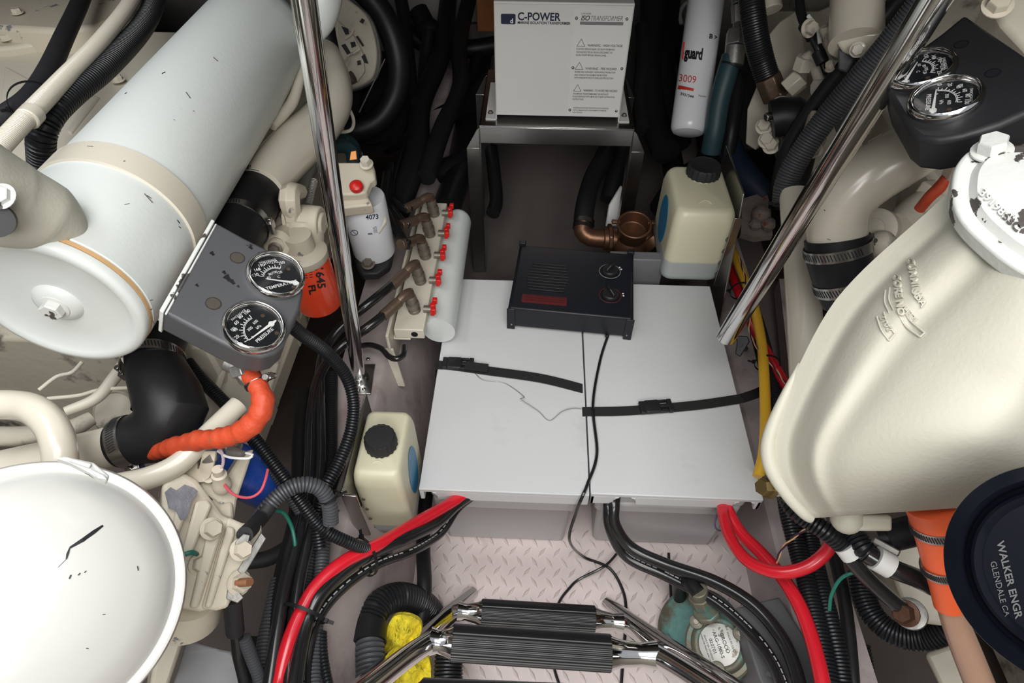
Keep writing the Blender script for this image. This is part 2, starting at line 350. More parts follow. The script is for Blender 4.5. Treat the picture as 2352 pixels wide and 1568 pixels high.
def stext(S, s, x, y, ang, size, lift=0.0006, thick=0.0, bold=0.0, shear=0.0, sx=1.0, curve=0.0):
    """letters following a surface; x, y, size where they stand, ang degrees anticlockwise"""
    cu = bpy.data.curves.new('t', 'FONT'); cu.body = s; cu.size = 1; cu.offset = bold; cu.shear = shear; cu.resolution_u = 3; cu.extrude = .5 if thick else 0
    o = bpy.data.objects.new('t', cu); COL.objects.link(o); dg = bpy.context.evaluated_depsgraph_get(); dg.update()
    me = bpy.data.meshes.new_from_object(o.evaluated_get(dg)); vv = [v.co.copy() for v in me.vertices]; ff = [tuple(p.vertices) for p in me.polygons]
    bpy.data.objects.remove(o); bpy.data.curves.remove(cu); bpy.data.meshes.remove(me)
    ca, sa = math.cos(math.radians(ang)), math.sin(math.radians(ang)); out = []; bad = set()
    for i, v in enumerate(vv):
        X = v.x * size * sx; Y = v.y * size
        if curve: q = X * curve; X, Y = math.sin(q) / curve - Y * math.sin(q), (1 - math.cos(q)) / curve + Y * math.cos(q)
        h = hit(S, x + X * ca - Y * sa, y - X * sa - Y * ca, (lift + (v.z + .5) * thick) if thick else lift)
        if h is None: bad.add(i); h = V(0, 0, 0)
        out.append(h)
    ff = [f for f in ff if not any(i in bad for i in f)]
    used = sorted({i for f in ff for i in f}); mp = {i: j for j, i in enumerate(used)}
    return [out[i] for i in used], [tuple(mp[i] for i in f) for f in ff]
def onpl(x, y, p0, n):
    d = ray(x, y); return CAM + d * ((Vector(p0) - CAM).dot(n) / d.dot(n))
def slab(pts, p0, n, th):
    n = Vector(n).normalized(); return prism([onpl(x, y, p0, n) for x, y in pts], -n * th)
# ============================================================ THE SETTING
FZ = -0.26
SL, SR = -0.41, 0.36          # inner top edges of the two stringers
lz, rz = 0.03, -0.115         # their top heights
def tread():
    vs_, fs = bxx(-0.345, 0.352, -1.2, 0.34, FZ - 0.012, FZ); g = [(vs_, fs)]
    s = 0.0310
    for i in range(-12, 13):
        for j in range(-28, 6):
            x = i * s + (s / 2 if j % 2 else 0); y = j * 0.0215 - 0.02
            if y < -0.62 or y > 0.05 or abs(x - 0.003) > 0.325: continue
            a = math.radians(50 if j % 2 else 120) + 0.04; L, W, H = 0.0145, 0.0038, 0.0042
            u = V(math.cos(a), math.sin(a), 0); v = V(-math.sin(a), math.cos(a), 0); c = V(x, y, FZ)
            pts = [c - u * L, c - v * W, c + u * L, c + v * W, c - u * (L * .5) + V(0, 0, H), c + u * (L * .5) + V(0, 0, H)]
            g.append((pts, [(0, 1, 4), (1, 5, 4), (1, 2, 5), (2, 3, 5), (3, 4, 5), (3, 0, 4)]))
    return g
mk('floor', tread(), plate, kind='structure', smooth=False)
mk('floor', [bxx(-0.60, 0.62, 0.34, 2.2, -0.30, FZ - 0.004)], mat('shaded_sole_paint', (0.17, 0.145, 0.135), 0.6, bump=0.3, bs=30, var=0.15), kind='structure')  # pink floor paint darkened, the shade of the rear put into its colour
mk('floor', [prism([V(-1.7, -1.6, -0.30), V(-0.40, -1.6, -0.62), V(-0.40, 2.2, -0.62), V(-1.7, 2.2, -0.30)], (0, 0, -0.03)),
             prism([V(1.7, -1.6, -0.30), V(0.45, -1.6, -0.66), V(0.45, 2.2, -0.66), V(1.7, 2.2, -0.30)], (0, 0, -0.03))], hull, kind='structure')
def beam(xt, xb, xo, zt, y0, y1, s):
    prof = [V(xb, y0, FZ - 0.02), V(xt - s * 0.0, y0, zt - 0.006), V(xt + s * 0.006, y0, zt), V(xo, y0, zt), V(xo + s * 0.01, y0, -0.60), V(xb, y0, -0.60)]
    return prism(prof, (0, y1 - y0, 0))
mk('trim_1', beam(SL, -0.335, -0.505, lz, -1.2, 2.1, -1), pink, kind='structure')
mk('trim_2', beam(SR, 0.345, 0.47, rz, -1.2, 2.1, 1), pink, kind='structure')
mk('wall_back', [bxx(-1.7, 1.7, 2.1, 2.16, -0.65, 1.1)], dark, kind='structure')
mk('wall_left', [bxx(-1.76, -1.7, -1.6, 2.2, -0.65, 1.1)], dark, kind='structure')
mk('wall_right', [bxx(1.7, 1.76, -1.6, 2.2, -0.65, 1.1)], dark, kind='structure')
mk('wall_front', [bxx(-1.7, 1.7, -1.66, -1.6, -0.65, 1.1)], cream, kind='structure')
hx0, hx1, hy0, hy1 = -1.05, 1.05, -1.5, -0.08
mk('ceiling', [bxx(-1.76, -1.55, -1.66, 2.2, 1.08, 1.13), bxx(-1.55, hx0, -1.66, -.08, 1.08, 1.13), bxx(-1.55, -.72, .50, 2.2, 1.08, 1.13), bxx(hx1, 1.76, -1.66, 2.2, 1.08, 1.13), bxx(-.72, hx1, hy1, 2.2, 1.08, 1.13), bxx(hx0, hx1, -1.66, hy0, 1.08, 1.13)], dark, kind='structure')  # the opening over the left engine is added to let more light in
mk('trim_3', [bxx(-0.9, 0.9, 2.05, 2.10, 0.42, 0.46)], pink, kind='structure')
# ============================================================ BATTERY BOXES
def battery(x0, x1, label, notch, dz=0.0):
    t = thing('battery_box', label, 'battery box', ((x0 + x1) / 2, 0.28, FZ), 'battery boxes side by side in the aisle')
    # lid: flat top with turned-down rim, cable notches in the front rim
    y0, y1 = 0.0 + dz, 0.563; T = 0.010; H = 0.036
    zt = 0.0
    top = bxx(x0, x1, y0, y1, -T, zt)
    g = [top, bxx(x0, x0 + .008, y0, y1, -H, -T + .002), bxx(x1 - .008, x1, y0, y1, -H, -T + .002), bxx(x0, x1, y1 - .008, y1, -H, -T + .002)]
    xs = [x0] + [q for n_ in notch for q in n_] + [x1]
    for a, b in zip(xs[0::2], xs[1::2]):
        if b - a > .002: g.append(bxx(a, b, y0, y0 + .010, -H, -T + .002))
    for n_ in notch:                                                   # arched top of each notch
        c = (n_[0] + n_[1]) / 2; h = (n_[1] - n_[0]) / 2
        for s in (-1, 1):
            g.append(prism([V(c + s * h, y0, -T), V(c + s * h, y0, -T - .016), V(c + s * h * .8, y0, -T - .008), V(c + s * h * .45, y0, -T - .002)], (0, .010, 0)))
    mk('lid', g, lidm, t, bevel=0.0022)
    # tub: stepped ribs under the rim and a tapering body with cut lower corners
    i = 0.022; a, b = x0 + i, x1 - i; secs = []
    def sec(z, ins, c=0.007):
        X0, X1, Y0, Y1 = a + ins, b - ins, y0 + .024 + ins, y1 - .02 - ins
        return [V(X0 + c, Y0, z), V(X1 - c, Y0, z), V(X1, Y0 + c, z), V(X1, Y1, z), V(X0, Y1, z), V(X0, Y0 + c, z)]
    for z, ins in ((-.012, -.008), (-.056, -.008), (-.061, .0), (-.068, .0), (-.073, -.006), (-.098, -.006), (-.104, .0), (-.110, .004), (-.20, .005), (FZ + .003, .007)):
        secs.append(sec(z, ins))
    mk('tub', rings(secs), boxm, t, bevel=0.003)
    return t
battery(-0.310, -0.0015, 'left white battery box with red and black cables leaving its near corner', [(-0.310, -0.279)], -0.004)
battery(0.0015, 0.310, 'right white battery box with cables leaving two arched notches', [(0.045, 0.085), (0.262, 0.300)], 0.0)
# straps
def strap(name, label, pts, buck, w_=0.0225):
    t = thing(name, label, 'strap', pts[0])
    mk('webbing', sweep(pts, .003, flat=(w_, .0018), step=.008, hint=(0, 0, 1)), web, t, smooth=False)
    c, ax = buck; u = Vector(ax).normalized(); v = V(-u.y, u.x, 0); z = V(0, 0, 1)
    b = mk('buckle', [rbox(c + z * .006, (.032, .030, .009), .005, (u, v, z), ez=.002), box(c + z * .005 + u * .024, (.020, .008, .007), (u, v, z)), box(c + z * .005 + u * .022 + v * .0125, (.018, .004, .007), (u, v, z)), box(c + z * .005 + u * .022 - v * .0125, (.018, .004, .007), (u, v, z)),
                      box(c + z * .005 + u * .036, (.009, .030, .008), (u, v, z)), box(c + z * .005 - u * .020, (.010, .028, .008), (u, v, z))], blackp, t, bevel=.001)
    return t
H1 = 0.0022
A = PZ(1003, 838, H1); B = PZ(1040, 840, H1); Cc = PZ(1120, 851, .004); Dd = PZ(1240, 868, .0045); E = PZ(1334, 890, H1)
t = strap('tie_down_strap', 'black webbing strap with buckle crossing the left battery lid', [A + V(-.004, 0, -.03), A + V(-.0, 0, -.002), A + V(.012, 0, 0), B, Cc, Dd, E + V(-.004, 0, 0), E + V(.0005, 0, -.004), E + V(.001, 0, -.02)], (PZ(1044, 838, .002), B - A))
mk('strap_end', sweep([PZ(1068, 838, .010), PZ(1095, 842, .011), PZ(1121, 845, .010)], .003, flat=(.021, .002), hint=(0, 0, 1)), web, t, smooth=False)
A = PZ(1342, 945, H1); B = PZ(1420, 944, .004)
strap('tie_down_strap', 'black webbing strap with buckle crossing the right battery lid', [A + V(-.004, 0, -.02), A + V(-.003, 0, -.003), A + V(.004, 0, 0), B, PZ(1500, 939, .0035), PZ(1600, 930, .005), PZ(1690, 917, .004), PZ(1712, 912, .002), PZ(1745, 900, -.02), PZ(1760, 890, -.08)], (PZ(1497, 938, .003), PZ(1600, 930, 0) - PZ(1420, 944, 0)), .0215)
mk('wire', sweep([PZ(1092, 858, .002), PZ(1110, 872, .003), PZ(1160, 880, .002), PZ(1205, 912, .006), PZ(1195, 915, .010), PZ(1235, 942, .006), PZ(1262, 965, .003), PZ(1290, 945, .006), PZ(1315, 937, .005), PZ(1336, 938, .003)], .0007, 6), galv, label='hair-thin loose wire lying across the left battery lid', cat='wire')
# ============================================================ HEATER
a0, a1, b0, b1 = PZ(1167, 742, 0.004), PZ(1444, 768, 0.004), PZ(1186, 560, .066), PZ(1449, 580, .066)
hw = (a1 - a0).length; ux = (a1 - a0).normalized(); uy = V(-ux.y, ux.x, 0); uz = V(0, 0, 1)
f0, f1 = PZ(1167, 706, .066), PZ(1449, 728, .066); hd = ((b0 - f0).length + (b1 - f1).length) / 2
hz = .066; h0 = V(f0.x, f0.y, 0); hx = (h0 + ux * (hw / 2) + uy * (hd / 2)); AX = (ux, uy, uz)
t = thing('heater', 'black compartment heater with two dials on the battery lids', 'heater', (hx.x, hx.y, 0))
mk('body', [box(hx + uz * (.008 + (hz - .008) / 2), (hw - .004, hd, hz - .008), AX)], heatm, t, bevel=.005, seg=3)
for s in (-1, 1):
    o = mk('side_bracket', [box(hx + ux * (s * (hw / 2 - .006)) - uy * (hd / 2 + .001) + uz * (hz / 2), (.018, .003, hz - .004), AX), box(hx + ux * (s * (hw / 2 - .001)) + uz * (hz / 2), (.003, hd + .004, hz - .006), AX), box(hx + ux * (s * (hw / 2 - .006)) + uy * (hd / 2 + .004) + uz * (hz + .001), (.016, .012, .010), AX)], heatm, t, bevel=.0015)
    mk('screw', [sphere(hx + ux * (s * (hw / 2 - .008)) - uy * (hd / 2 + .003) + uz * .018, .0026, 10)], steel, o)
def hp(fx, fy, h=0.0): return h0 + ux * (hw * fx) + uy * (hd * fy) + uz * (hz + h)
mk('grille', [box(hp(.285, .30 + .045 * i, .0008), (.098 - abs(i - 4.5) * .004, .0042, .002), AX) for i in range(10)], blackp, t, bevel=.0008)
mk('grille_slots', [box(hp(.285, .3225 + .045 * i, .0001), (.096 - abs(i - 4.5) * .004, .004, .0006), AX) for i in range(9)], ink, t, smooth=False)
for fx, fy in ((.80, .68), (.81, .31)):
    c = hp(fx, fy)
    o = mk('dial', [torus(c, uz, .024, .0009)], inkg if fy > .5 else inkdr, t)
    mk('knob', [lathe(c, uz, [(.019, 0), (.0185, .006), (.016, .008), (.003, .0085)], 32), box(c + uz * .011, (.0055, .034, .009), (Matrix.Rotation(.45 if fy < .5 else -.5, 3, 'Z') @ ux, Matrix.Rotation(.45 if fy < .5 else -.5, 3, 'Z') @ uy, uz))], blackp, o, bevel=.0012)
    a = .45 if fy < .5 else -.5; q = Matrix.Rotation(a, 3, 'Z')
    mk('pointer', [box(c + uz * .0157 - (q @ uy) * .006, (.0012, .018, .0006), (q @ ux, q @ uy, uz))], inkg, o, smooth=False)
    for k_, (dx, dy) in enumerate(((.022, .016), (.026, .010)) if fy > .5 else ((.028, .009), (.029, .002))):
        mk('mark', [cyl(c + ux * dx + uy * dy, c + ux * dx + uy * dy + uz * .0006, .0021, n=12)], inkw, o)
o = mk('warning_label', [box(hp(.28, .155, .0002), (.098, .026, .0004), AX)], inkdr, t, smooth=False)
g = []
for i, s in enumerate(('CAUTION: HIGH TEMPERATURE KEEP ELECTRICAL', 'CORDS DRAPERIES AND OTHER FURNISHINGS AWAY', 'FROM HEATER. DO NOT BLOCK AIR OUTLET')): g.append(text(s, hp(.125, .195 - i * .032, .0005), ux, uy, .0042))
mk('letters', g, heatm, o, smooth=False)
mk('logo', text('Caframo', hp(.20, .885, .0), ux, uy, .009, bold=.01, shear=.2), inkdr, t, smooth=False)
hose('power_cord', 'thin flat black heater cord running over the lids and tread plate', [(1392, 772, Zk(1392, 772, .012)), (1397, 768, Zk(1397, 768, .004)), (1378, 830, Zk(1378, 830, .003)), (1362, 930, Zk(1362, 930, .006)), (1371, 1040, Zk(1371, 1040, .004)), (1350, 1110, Zk(1350, 1110, .004)), (1338, 1139, Zk(1338, 1139, .004)), (1322, 1180, 1.155), (1308, 1240, 1.20), (1340, 1278, Zk(1340, 1278, FZ + .014)), (1400, 1305, Zk(1400, 1305, FZ + .008)), (1432, 1360, Zk(1432, 1360, FZ + .005)), (1438, 1420, Zk(1438, 1420, FZ + .005)), (1432, 1500, Zk(1432, 1500, FZ + .005)), (1425, 1600, Zk(1425, 1600, FZ + .005))], cabk, 'cord', wid=.0062, n=8)
hose('thin_cable', 'thin black cable crossing the tread plate behind the ladder', [(1424, 1262, Zk(1424, 1262, FZ + .010)), (1400, 1290, Zk(1400, 1290, FZ + .016)), (1378, 1306, Zk(1378, 1306, FZ + .015)), (1330, 1330, Zk(1330, 1330, FZ + .004)), (1308, 1350, Zk(1308, 1350, FZ + .004)), (1283, 1385, Zk(1283, 1385, FZ + .004)), (1262, 1450, Zk(1262, 1450, FZ + .004)), (1272, 1530, Zk(1272, 1530, FZ + .004)), (1295, 1600, Zk(1295, 1600, FZ + .004))], cabk, 'cable', wid=.0056, n=8)
hose('thin_cable', 'thin black cable hanging past the green pump at the tread plate edge', [(1536, 1270, Zk(1536, 1270, FZ + .005)), (1537, 1310, Zk(1537, 1310, FZ + .006)), (1541, 1360, Zk(1541, 1360, FZ + .005)), (1543, 1430, Zk(1543, 1430, FZ + .005)), (1530, 1500, Zk(1530, 1500, FZ + .004))], cabk, 'cable', wid=.0062, n=8)
# ============================================================ TRANSFORMER SHELF
ys = 0.885
t = thing('shelf_stand', 'brushed stainless stand carrying the white transformer', 'stand', (-0.065, 1.0, FZ))
zA = PY(1280, 295, ys).z; zB = PY(1280, 333, ys).z; xL = PY(1100, 293, ys).x; xR = PY(1458, 297, ys).x
mk('shelf_top', [bxx(xL, xR, ys, ys + .32, zA - .004, zA), bxx(xL, xR, ys, ys + .004, zB, zA - .001), bxx(xL, xR, ys, ys + .003, zA - .001, zA + .003), bxx(xL, xL + .004, ys, ys + .32, zA - .05, zA), bxx(xR - .004, xR, ys, ys + .32, zA - .05, zA)], steel, t, bevel=.0015)
for s, x in ((-1, xL), (1, xR)):
    for yy in (ys, ys + .29):
        mk('leg', [bxx(x, x - s * .004, yy, yy + .035, FZ, zA - .004), bxx(x, x + s * .034, yy, yy + .004, FZ, zA - .06)] + ([prism([V(x, yy, zA - .004), V(x + s * .006, yy, zA - .008), V(x + s * .034, yy, zA - .06), V(x, yy, zA - .06)], (0, .004, 0))]), steel, t, bevel=.0008)
# ============================================================ TRANSFORMER
yt = ys + .035
tx0, tx1 = PY(1136, 140, yt).x, PY(1441, 140, yt).x; tz0, tz1 = PY(1280, 268, yt).z, PY(1280, 6, yt).z
W_ = tx1 - tx0
t = thing('transformer', 'white isolation transformer case with warning panel on the steel stand', 'transformer', ((tx0 + tx1) / 2, yt + .1, zA))
mk('case', [bxx(tx0, tx1, yt + .002, yt + .21, tz0, tz1)], trw, t, bevel=.002)
mk('front_panel', [bxx(tx0 + .002, tx1 - .002, yt - .001, yt + .003, tz0 + .002, tz1 - .004)], trw, t, bevel=.001)
for s, x in ((-1, tx0), (1, tx1)):
    o = mk('foot', [bxx(x, x - s * .003, yt - .0, yt + .2, zA, tz0 + .01), bxx(x + s * .026, x - s * .003, yt - .0, yt + .2, zA, zA + .003)], trw, t, bevel=.001)
    mk('bolt', hexbolt((x + s * .015, yt + .03, zA + .003), (0, 0, 1), .0055), zinc, o)
o = mk('label_panel', [bxx(tx0 + W_ * .572, tx1 - .004, yt - .0018, yt - .0008, tz0 + .004, tz1 - .010)], mat('label_white', (.72, .72, .70), .35), t, bevel=.0004)
ex, ey = V(1, 0, 0), V(0, 0, 1); hT = tz1 - tz0
def tp(fx, fz): return V(tx0 + W_ * fx, yt - .0022, tz0 + hT * fz)
for fx, fz in ((.595, .885), (.955, .885), (.595, .47), (.965, .47), (.595, .075), (.965, .075)): mk('rivet', [sphere(tp(fx, fz), .0036, 12)], steel, o)
g = [text('TRANSFORMER', tp(.692, .868), ex, ey, .0150, shear=.25, sx=.70), box(tp(.778, .846), (W_ * .31, .0004, .0065))]
mk('lettering', g, inkg, o, smooth=False)
g = [text('ISO', tp(.625, .868), ex, ey, .0150, shear=.25, bold=.02, sx=.85), text('C-POWER', tp(.625, .915), ex, ey, .005)]
for fz, a, ls in ((.655, 'WARNING - HIGH VOLTAGE', ('TO AVOID SERIOUS INJURY OR DEATH FROM HIGH', 'VOLTAGE ELECTRICAL SHOCK DISCONNECT AC', 'SHORE POWER BEFORE OPENING PANEL')), (.455, 'WARNING - FIRE HAZARD', ('PROPER AND SUFFICIENT OVERCURRENT PROTECTION', 'AND CONDUCTOR SIZE MUST BE PROVIDED', 'WITH ADEQUATE CIRCUIT OVERLOAD PROTECTION')), (.255, 'WARNING - TO AVOID FIRE HAZARD', ('THIS MARINE TRANSFORMER MUST BE INSTALLED', 'IN ACCORDANCE WITH MANUFACTURERS INSTALLATION', 'INSTRUCTIONS'))):
    g.append(text(a, tp(.69, fz), ex, ey, .0078, bold=.008, sx=.80 if len(a) < 25 else .62))
    for i, s in enumerate(ls): g.append(text(s, tp(.61, fz - .030 - .026 * i), ex, ey, .0058, bold=.006, sx=.66))
    T3 = [tp(.612, fz), tp(.672, fz), tp(.642, fz + .062)]
    for q in range(3): A_, B_ = T3[q], T3[(q + 1) % 3]; g.append(cyl(A_, B_, .0005, n=6))
for i, s in enumerate(('THIS DEVICE IS SOLVENT PROTECTED IN ACCORDANCE', 'WITH UL MARINE SAFETY REQUIREMENTS IN MARINE', 'BOAT DEVICES')): g.append(text(s, tp(.62, .09 - .022 * i), ex, ey, .0052, bold=.006, sx=.66))
mk('lettering', g, mat('faded_black_ink', (.07, .07, .07), .5), o, smooth=False)
mk('logo', [rbox(tp(.105, .868), (W_ * .105, hT * .082, .0006), .003, (ex, ey, V(0, -1, 0)), ez=.0001), text('C-POWER', tp(.172, .862), ex, ey, .0235, bold=.022, sx=.90), text('MARINE ISOLATION TRANSFORMER', tp(.172, .832), ex, ey, .0078, bold=.02, sx=.94)], inkn, t, smooth=False)
mk('logo_letter', text('d', tp(.118, .838), ex, ey, .014, depth=.0012, bold=.02), inkw, t, smooth=False)
# wood block and dark gear behind the transformer
mk('wood_block', [bxx(PY(1096, 30, 1.7).x, PY(1150, 30, 1.7).x, 1.68, 1.72, PY(1110, 68, 1.7).z, .80)], wood, label='orange varnished wood board on the bulkhead beside the transformer', cat='board', bevel=.003)
# ============================================================ LEFT ENGINE
eng = thing('engine', 'cream painted port engine along the left side', 'engine', (-1.0, 0.9, -0.45))
mk('block', [bxx(-1.65, -.645, .36, 1.12, .02, .345)], cream, eng, bevel=.012, seg=3)
mk('side_panel', [bxx(-.66, -.615, .06, .37, .02, .30)], cream, eng, bevel=.006)
mk('oil_pan', [prism([V(-1.5, .30, .03), V(-.76, .30, .03), V(-.86, .30, -.38), V(-1.5, .30, -.38)], (0, .8, 0))], creamdirty, eng, bevel=.01)
mk('side_rail', [bxx(-.665, -.602, .06, 1.0, .03, .075), bxx(-.628, -.606, .10, .60, .12, .16), bxx(-.628, -.600, .10, .14, .03, .30), bxx(-.628, -.600, .30, .34, .03, .30)], creamold, eng, bevel=.004)
vz = .40
cv = mk('valve_cover', [prism([PZ(x, y, .405) for x, y in ((-300, 40), (20, 62), (130, 68), (225, 58), (270, 38), (290, 8), (300, -60), (-300, -200))], (0, 0, -.07))], creamold, eng, bevel=.012, seg=3)
mk('cover_flange', [prism([PZ(x, y, .368) for x, y in ((-320, 130), (20, 108), (70, 100), (150, 88), (250, 80), (300, 40), (330, -60), (-320, -200))], (0, 0, -.03))], creamold, eng, bevel=.008)
mk('access_plate', [prism([PZ(x, y, .350) for x, y in ((150, 300), (205, 215), (228, 222), (162, 305))], (0, 0, -.01)), prism([PZ(x, y, .352) for x, y in ((-40, 520), (10, 150), (100, 200), (60, 420))], (0, 0, -.02))], cream, eng, bevel=.004)
for x, y, z in ((15, 90, .375), (272, 185, .352), (40, 30, .41)): mk('bolt', hexbolt(PZ(x, y, z), (0, 0, 1), .011), cream, eng)
# threaded cap at the left edge
mk('threaded_plug', [lathe(PZ(14, 104, .35), (0, 0, 1), [(.020, 0), (.020, .006), (.016, .007), (.016, .010), (.018, .011), (.018, .015), (.015, .016), (.015, .019), (.017, .020), (.017, .026), (.012, .028)], 28)], cream2, eng)
# ---------- hoses above the heat exchanger
hose('corrugated_hose', 'fat black corrugated hose curving over the top of the left engine', [(372, -60, Zk(372, -60, .46)), (355, 5, Zk(355, 5, .47)), (322, 68, Zk(322, 68, .475)), (245, 150, Zk(245, 150, .49)), (165, 215, Zk(165, 215, .50)), (118, 262, Zk(118, 262, .50)), (96, 310, Zk(96, 310, .48)), (95, 360, Zk(95, 360, .44)), (100, 420, Zk(100, 420, .38))], loom, wid=.044, rib=(.0068, .0032), n=20)
hose('rubber_hose', 'plain black rubber hose left of the braided cream hose, top left', [(210, -60, Zk(210, -60, .46)), (182, 10, Zk(182, 10, .46)), (145, 90, Zk(145, 90, .465)), (110, 165, Zk(110, 165, .475)), (72, 222, Zk(72, 222, .48)), (20, 262, Zk(20, 262, .48)), (-60, 310, Zk(-60, 310, .47))], rubd, wid=.037, n=20)
o = hose('braided_hose', 'cream painted braided hose running between two black hoses, top left', [(345, -90, Zk(345, -90, .50)), (300, 5, Zk(300, 5, .505)), (230, 96, Zk(230, 96, .515)), (150, 178, Zk(150, 178, .525)), (90, 240, Zk(90, 240, .53)), (40, 292, Zk(40, 292, .53)), (-60, 400, Zk(-60, 400, .52))], cream2, wid=.030, n=18, rib=(.0030, .0006))
c = P(70, 266, Zk(70, 266, .53)); ax_ = P(90, 240, Zk(90, 240, .53)) - P(40, 292, Zk(40, 292, .53))
mk('sleeve', [lathe(c - ax_.normalized() * .012, ax_, [(.0155, 0), (.0172, .002), (.0172, .022), (.0155, .024)], 24)], cream2, o)
tie('cable_tie', P(78, 236, Zk(78, 236, .495)), V(-.55, .80, 0), .036, label='black zip tie binding the three hoses over the left engine', wid=.006, tail=RX * -1)
# ============================================================ HEAT EXCHANGER (axis parallel to the keel)
X0, Z0, R0 = -.679, .501, .100
hxr = thing('heat_exchanger', 'large pale painted cylinder lying along the left engine', 'heat exchanger', (X0, .35, Z0 - R0))
yx = V(0, 1, 0)
shell = mk('shell', [lathe((X0, .10, Z0), yx, [(.098, 0), (.100, .02), (.100, .56), (.097, .60), (.088, .635), (.07, .655), (.03, .665), (0, .667)], 72)], white, hxr, ang=30)
band = mk('band', [lathe((X0, .093, Z0), yx, [(.099, 0), (.1035, .002), (.1035, .042), (.100, .044)], 72)], cream2, hxr, ang=30)
hous = mk('end_housing', [lathe((X0, -.040, Z0), yx, [(.095, 0), (.1005, .004), (.1005, .12), (.1005, .134), (.098, .136)], 72)], white, hxr, ang=30)
mk('gasket', [ringband((X0, -.0415, Z0), yx, .0955, .005, .0045, 72)], gasket, hxr)
cap = mk('end_cap', [lathe((X0, -.058, Z0), yx, [(0, .007), (.020, .007), (.050, .0065), (.078, .005), (.084, .002), (.089, 0), (.096, .001), (.0995, .005), (.0995, .013), (.094, .014)], 72)], white, hxr, ang=50)
o = mk('boss', [lathe((X0, -.052, Z0), V(0, -1, 0), [(.030, -.004), (.027, .002), (.020, .006), (.016, .007), (0, .007)], 36)], white, hxr, ang=50)
mk('bolt', hexbolt((X0, -.058, Z0), (0, -1, 0), .0125, .010), chipw, o)
bq = V(X0, 0, Z0)
# intake elbow growing out of the housing towards the left
o = mk('water_elbow', [sweep([P(200, 560, .735), P(172, 540, .715), P(110, 500, .69), P(20, 468, .66), P(-90, 420, .62), P(-260, 330, .56)], [.004, .018, .038, .047, .053, .056], 36)], castw, hxr, ang=60)
mk('bolt', hexbolt(P(4, 452, .600), V(.1, -.5, .85), .010, .006), chipw, o)
mk('port', [cyl(P(-6, 505, .615), P(-12, 507, .60), .016)], ink, o)
S = surf(shell, band, hous)
g = [chip(S, p, w_) for p, w_ in (([(490, 132), (500, 141)], 3.2), ([(427, 212), (437, 226)], 3), ([(372, 170), (380, 166)], 3), ([(287, 217), (292, 213)], 2), ([(331, 445), (350, 466)], 3.5), ([(337, 449), (347, 456)], 2.6), ([(406, 505), (412, 513)], 3.5), ([(410, 520), (415, 524)], 3), ([(283, 371), (288, 370)], 2.5), ([(443, 254), (447, 257)], 2), ([(200, 336), (215, 337)], 1.5), ([(285, 470), (297, 468)], 1.5), ([(330, 705), (340, 716), (348, 728)], 3), ([(349, 708), (338, 718), (330, 722)], 2.4), ([(343, 690), (350, 688)], 2), ([(100, 405), (106, 407)], 3), ([(398, 275), (402, 277)], 2), ([(350, 735), (353, 744)], 2))]
mk('paint_chips', g, ink, hxr, smooth=False)
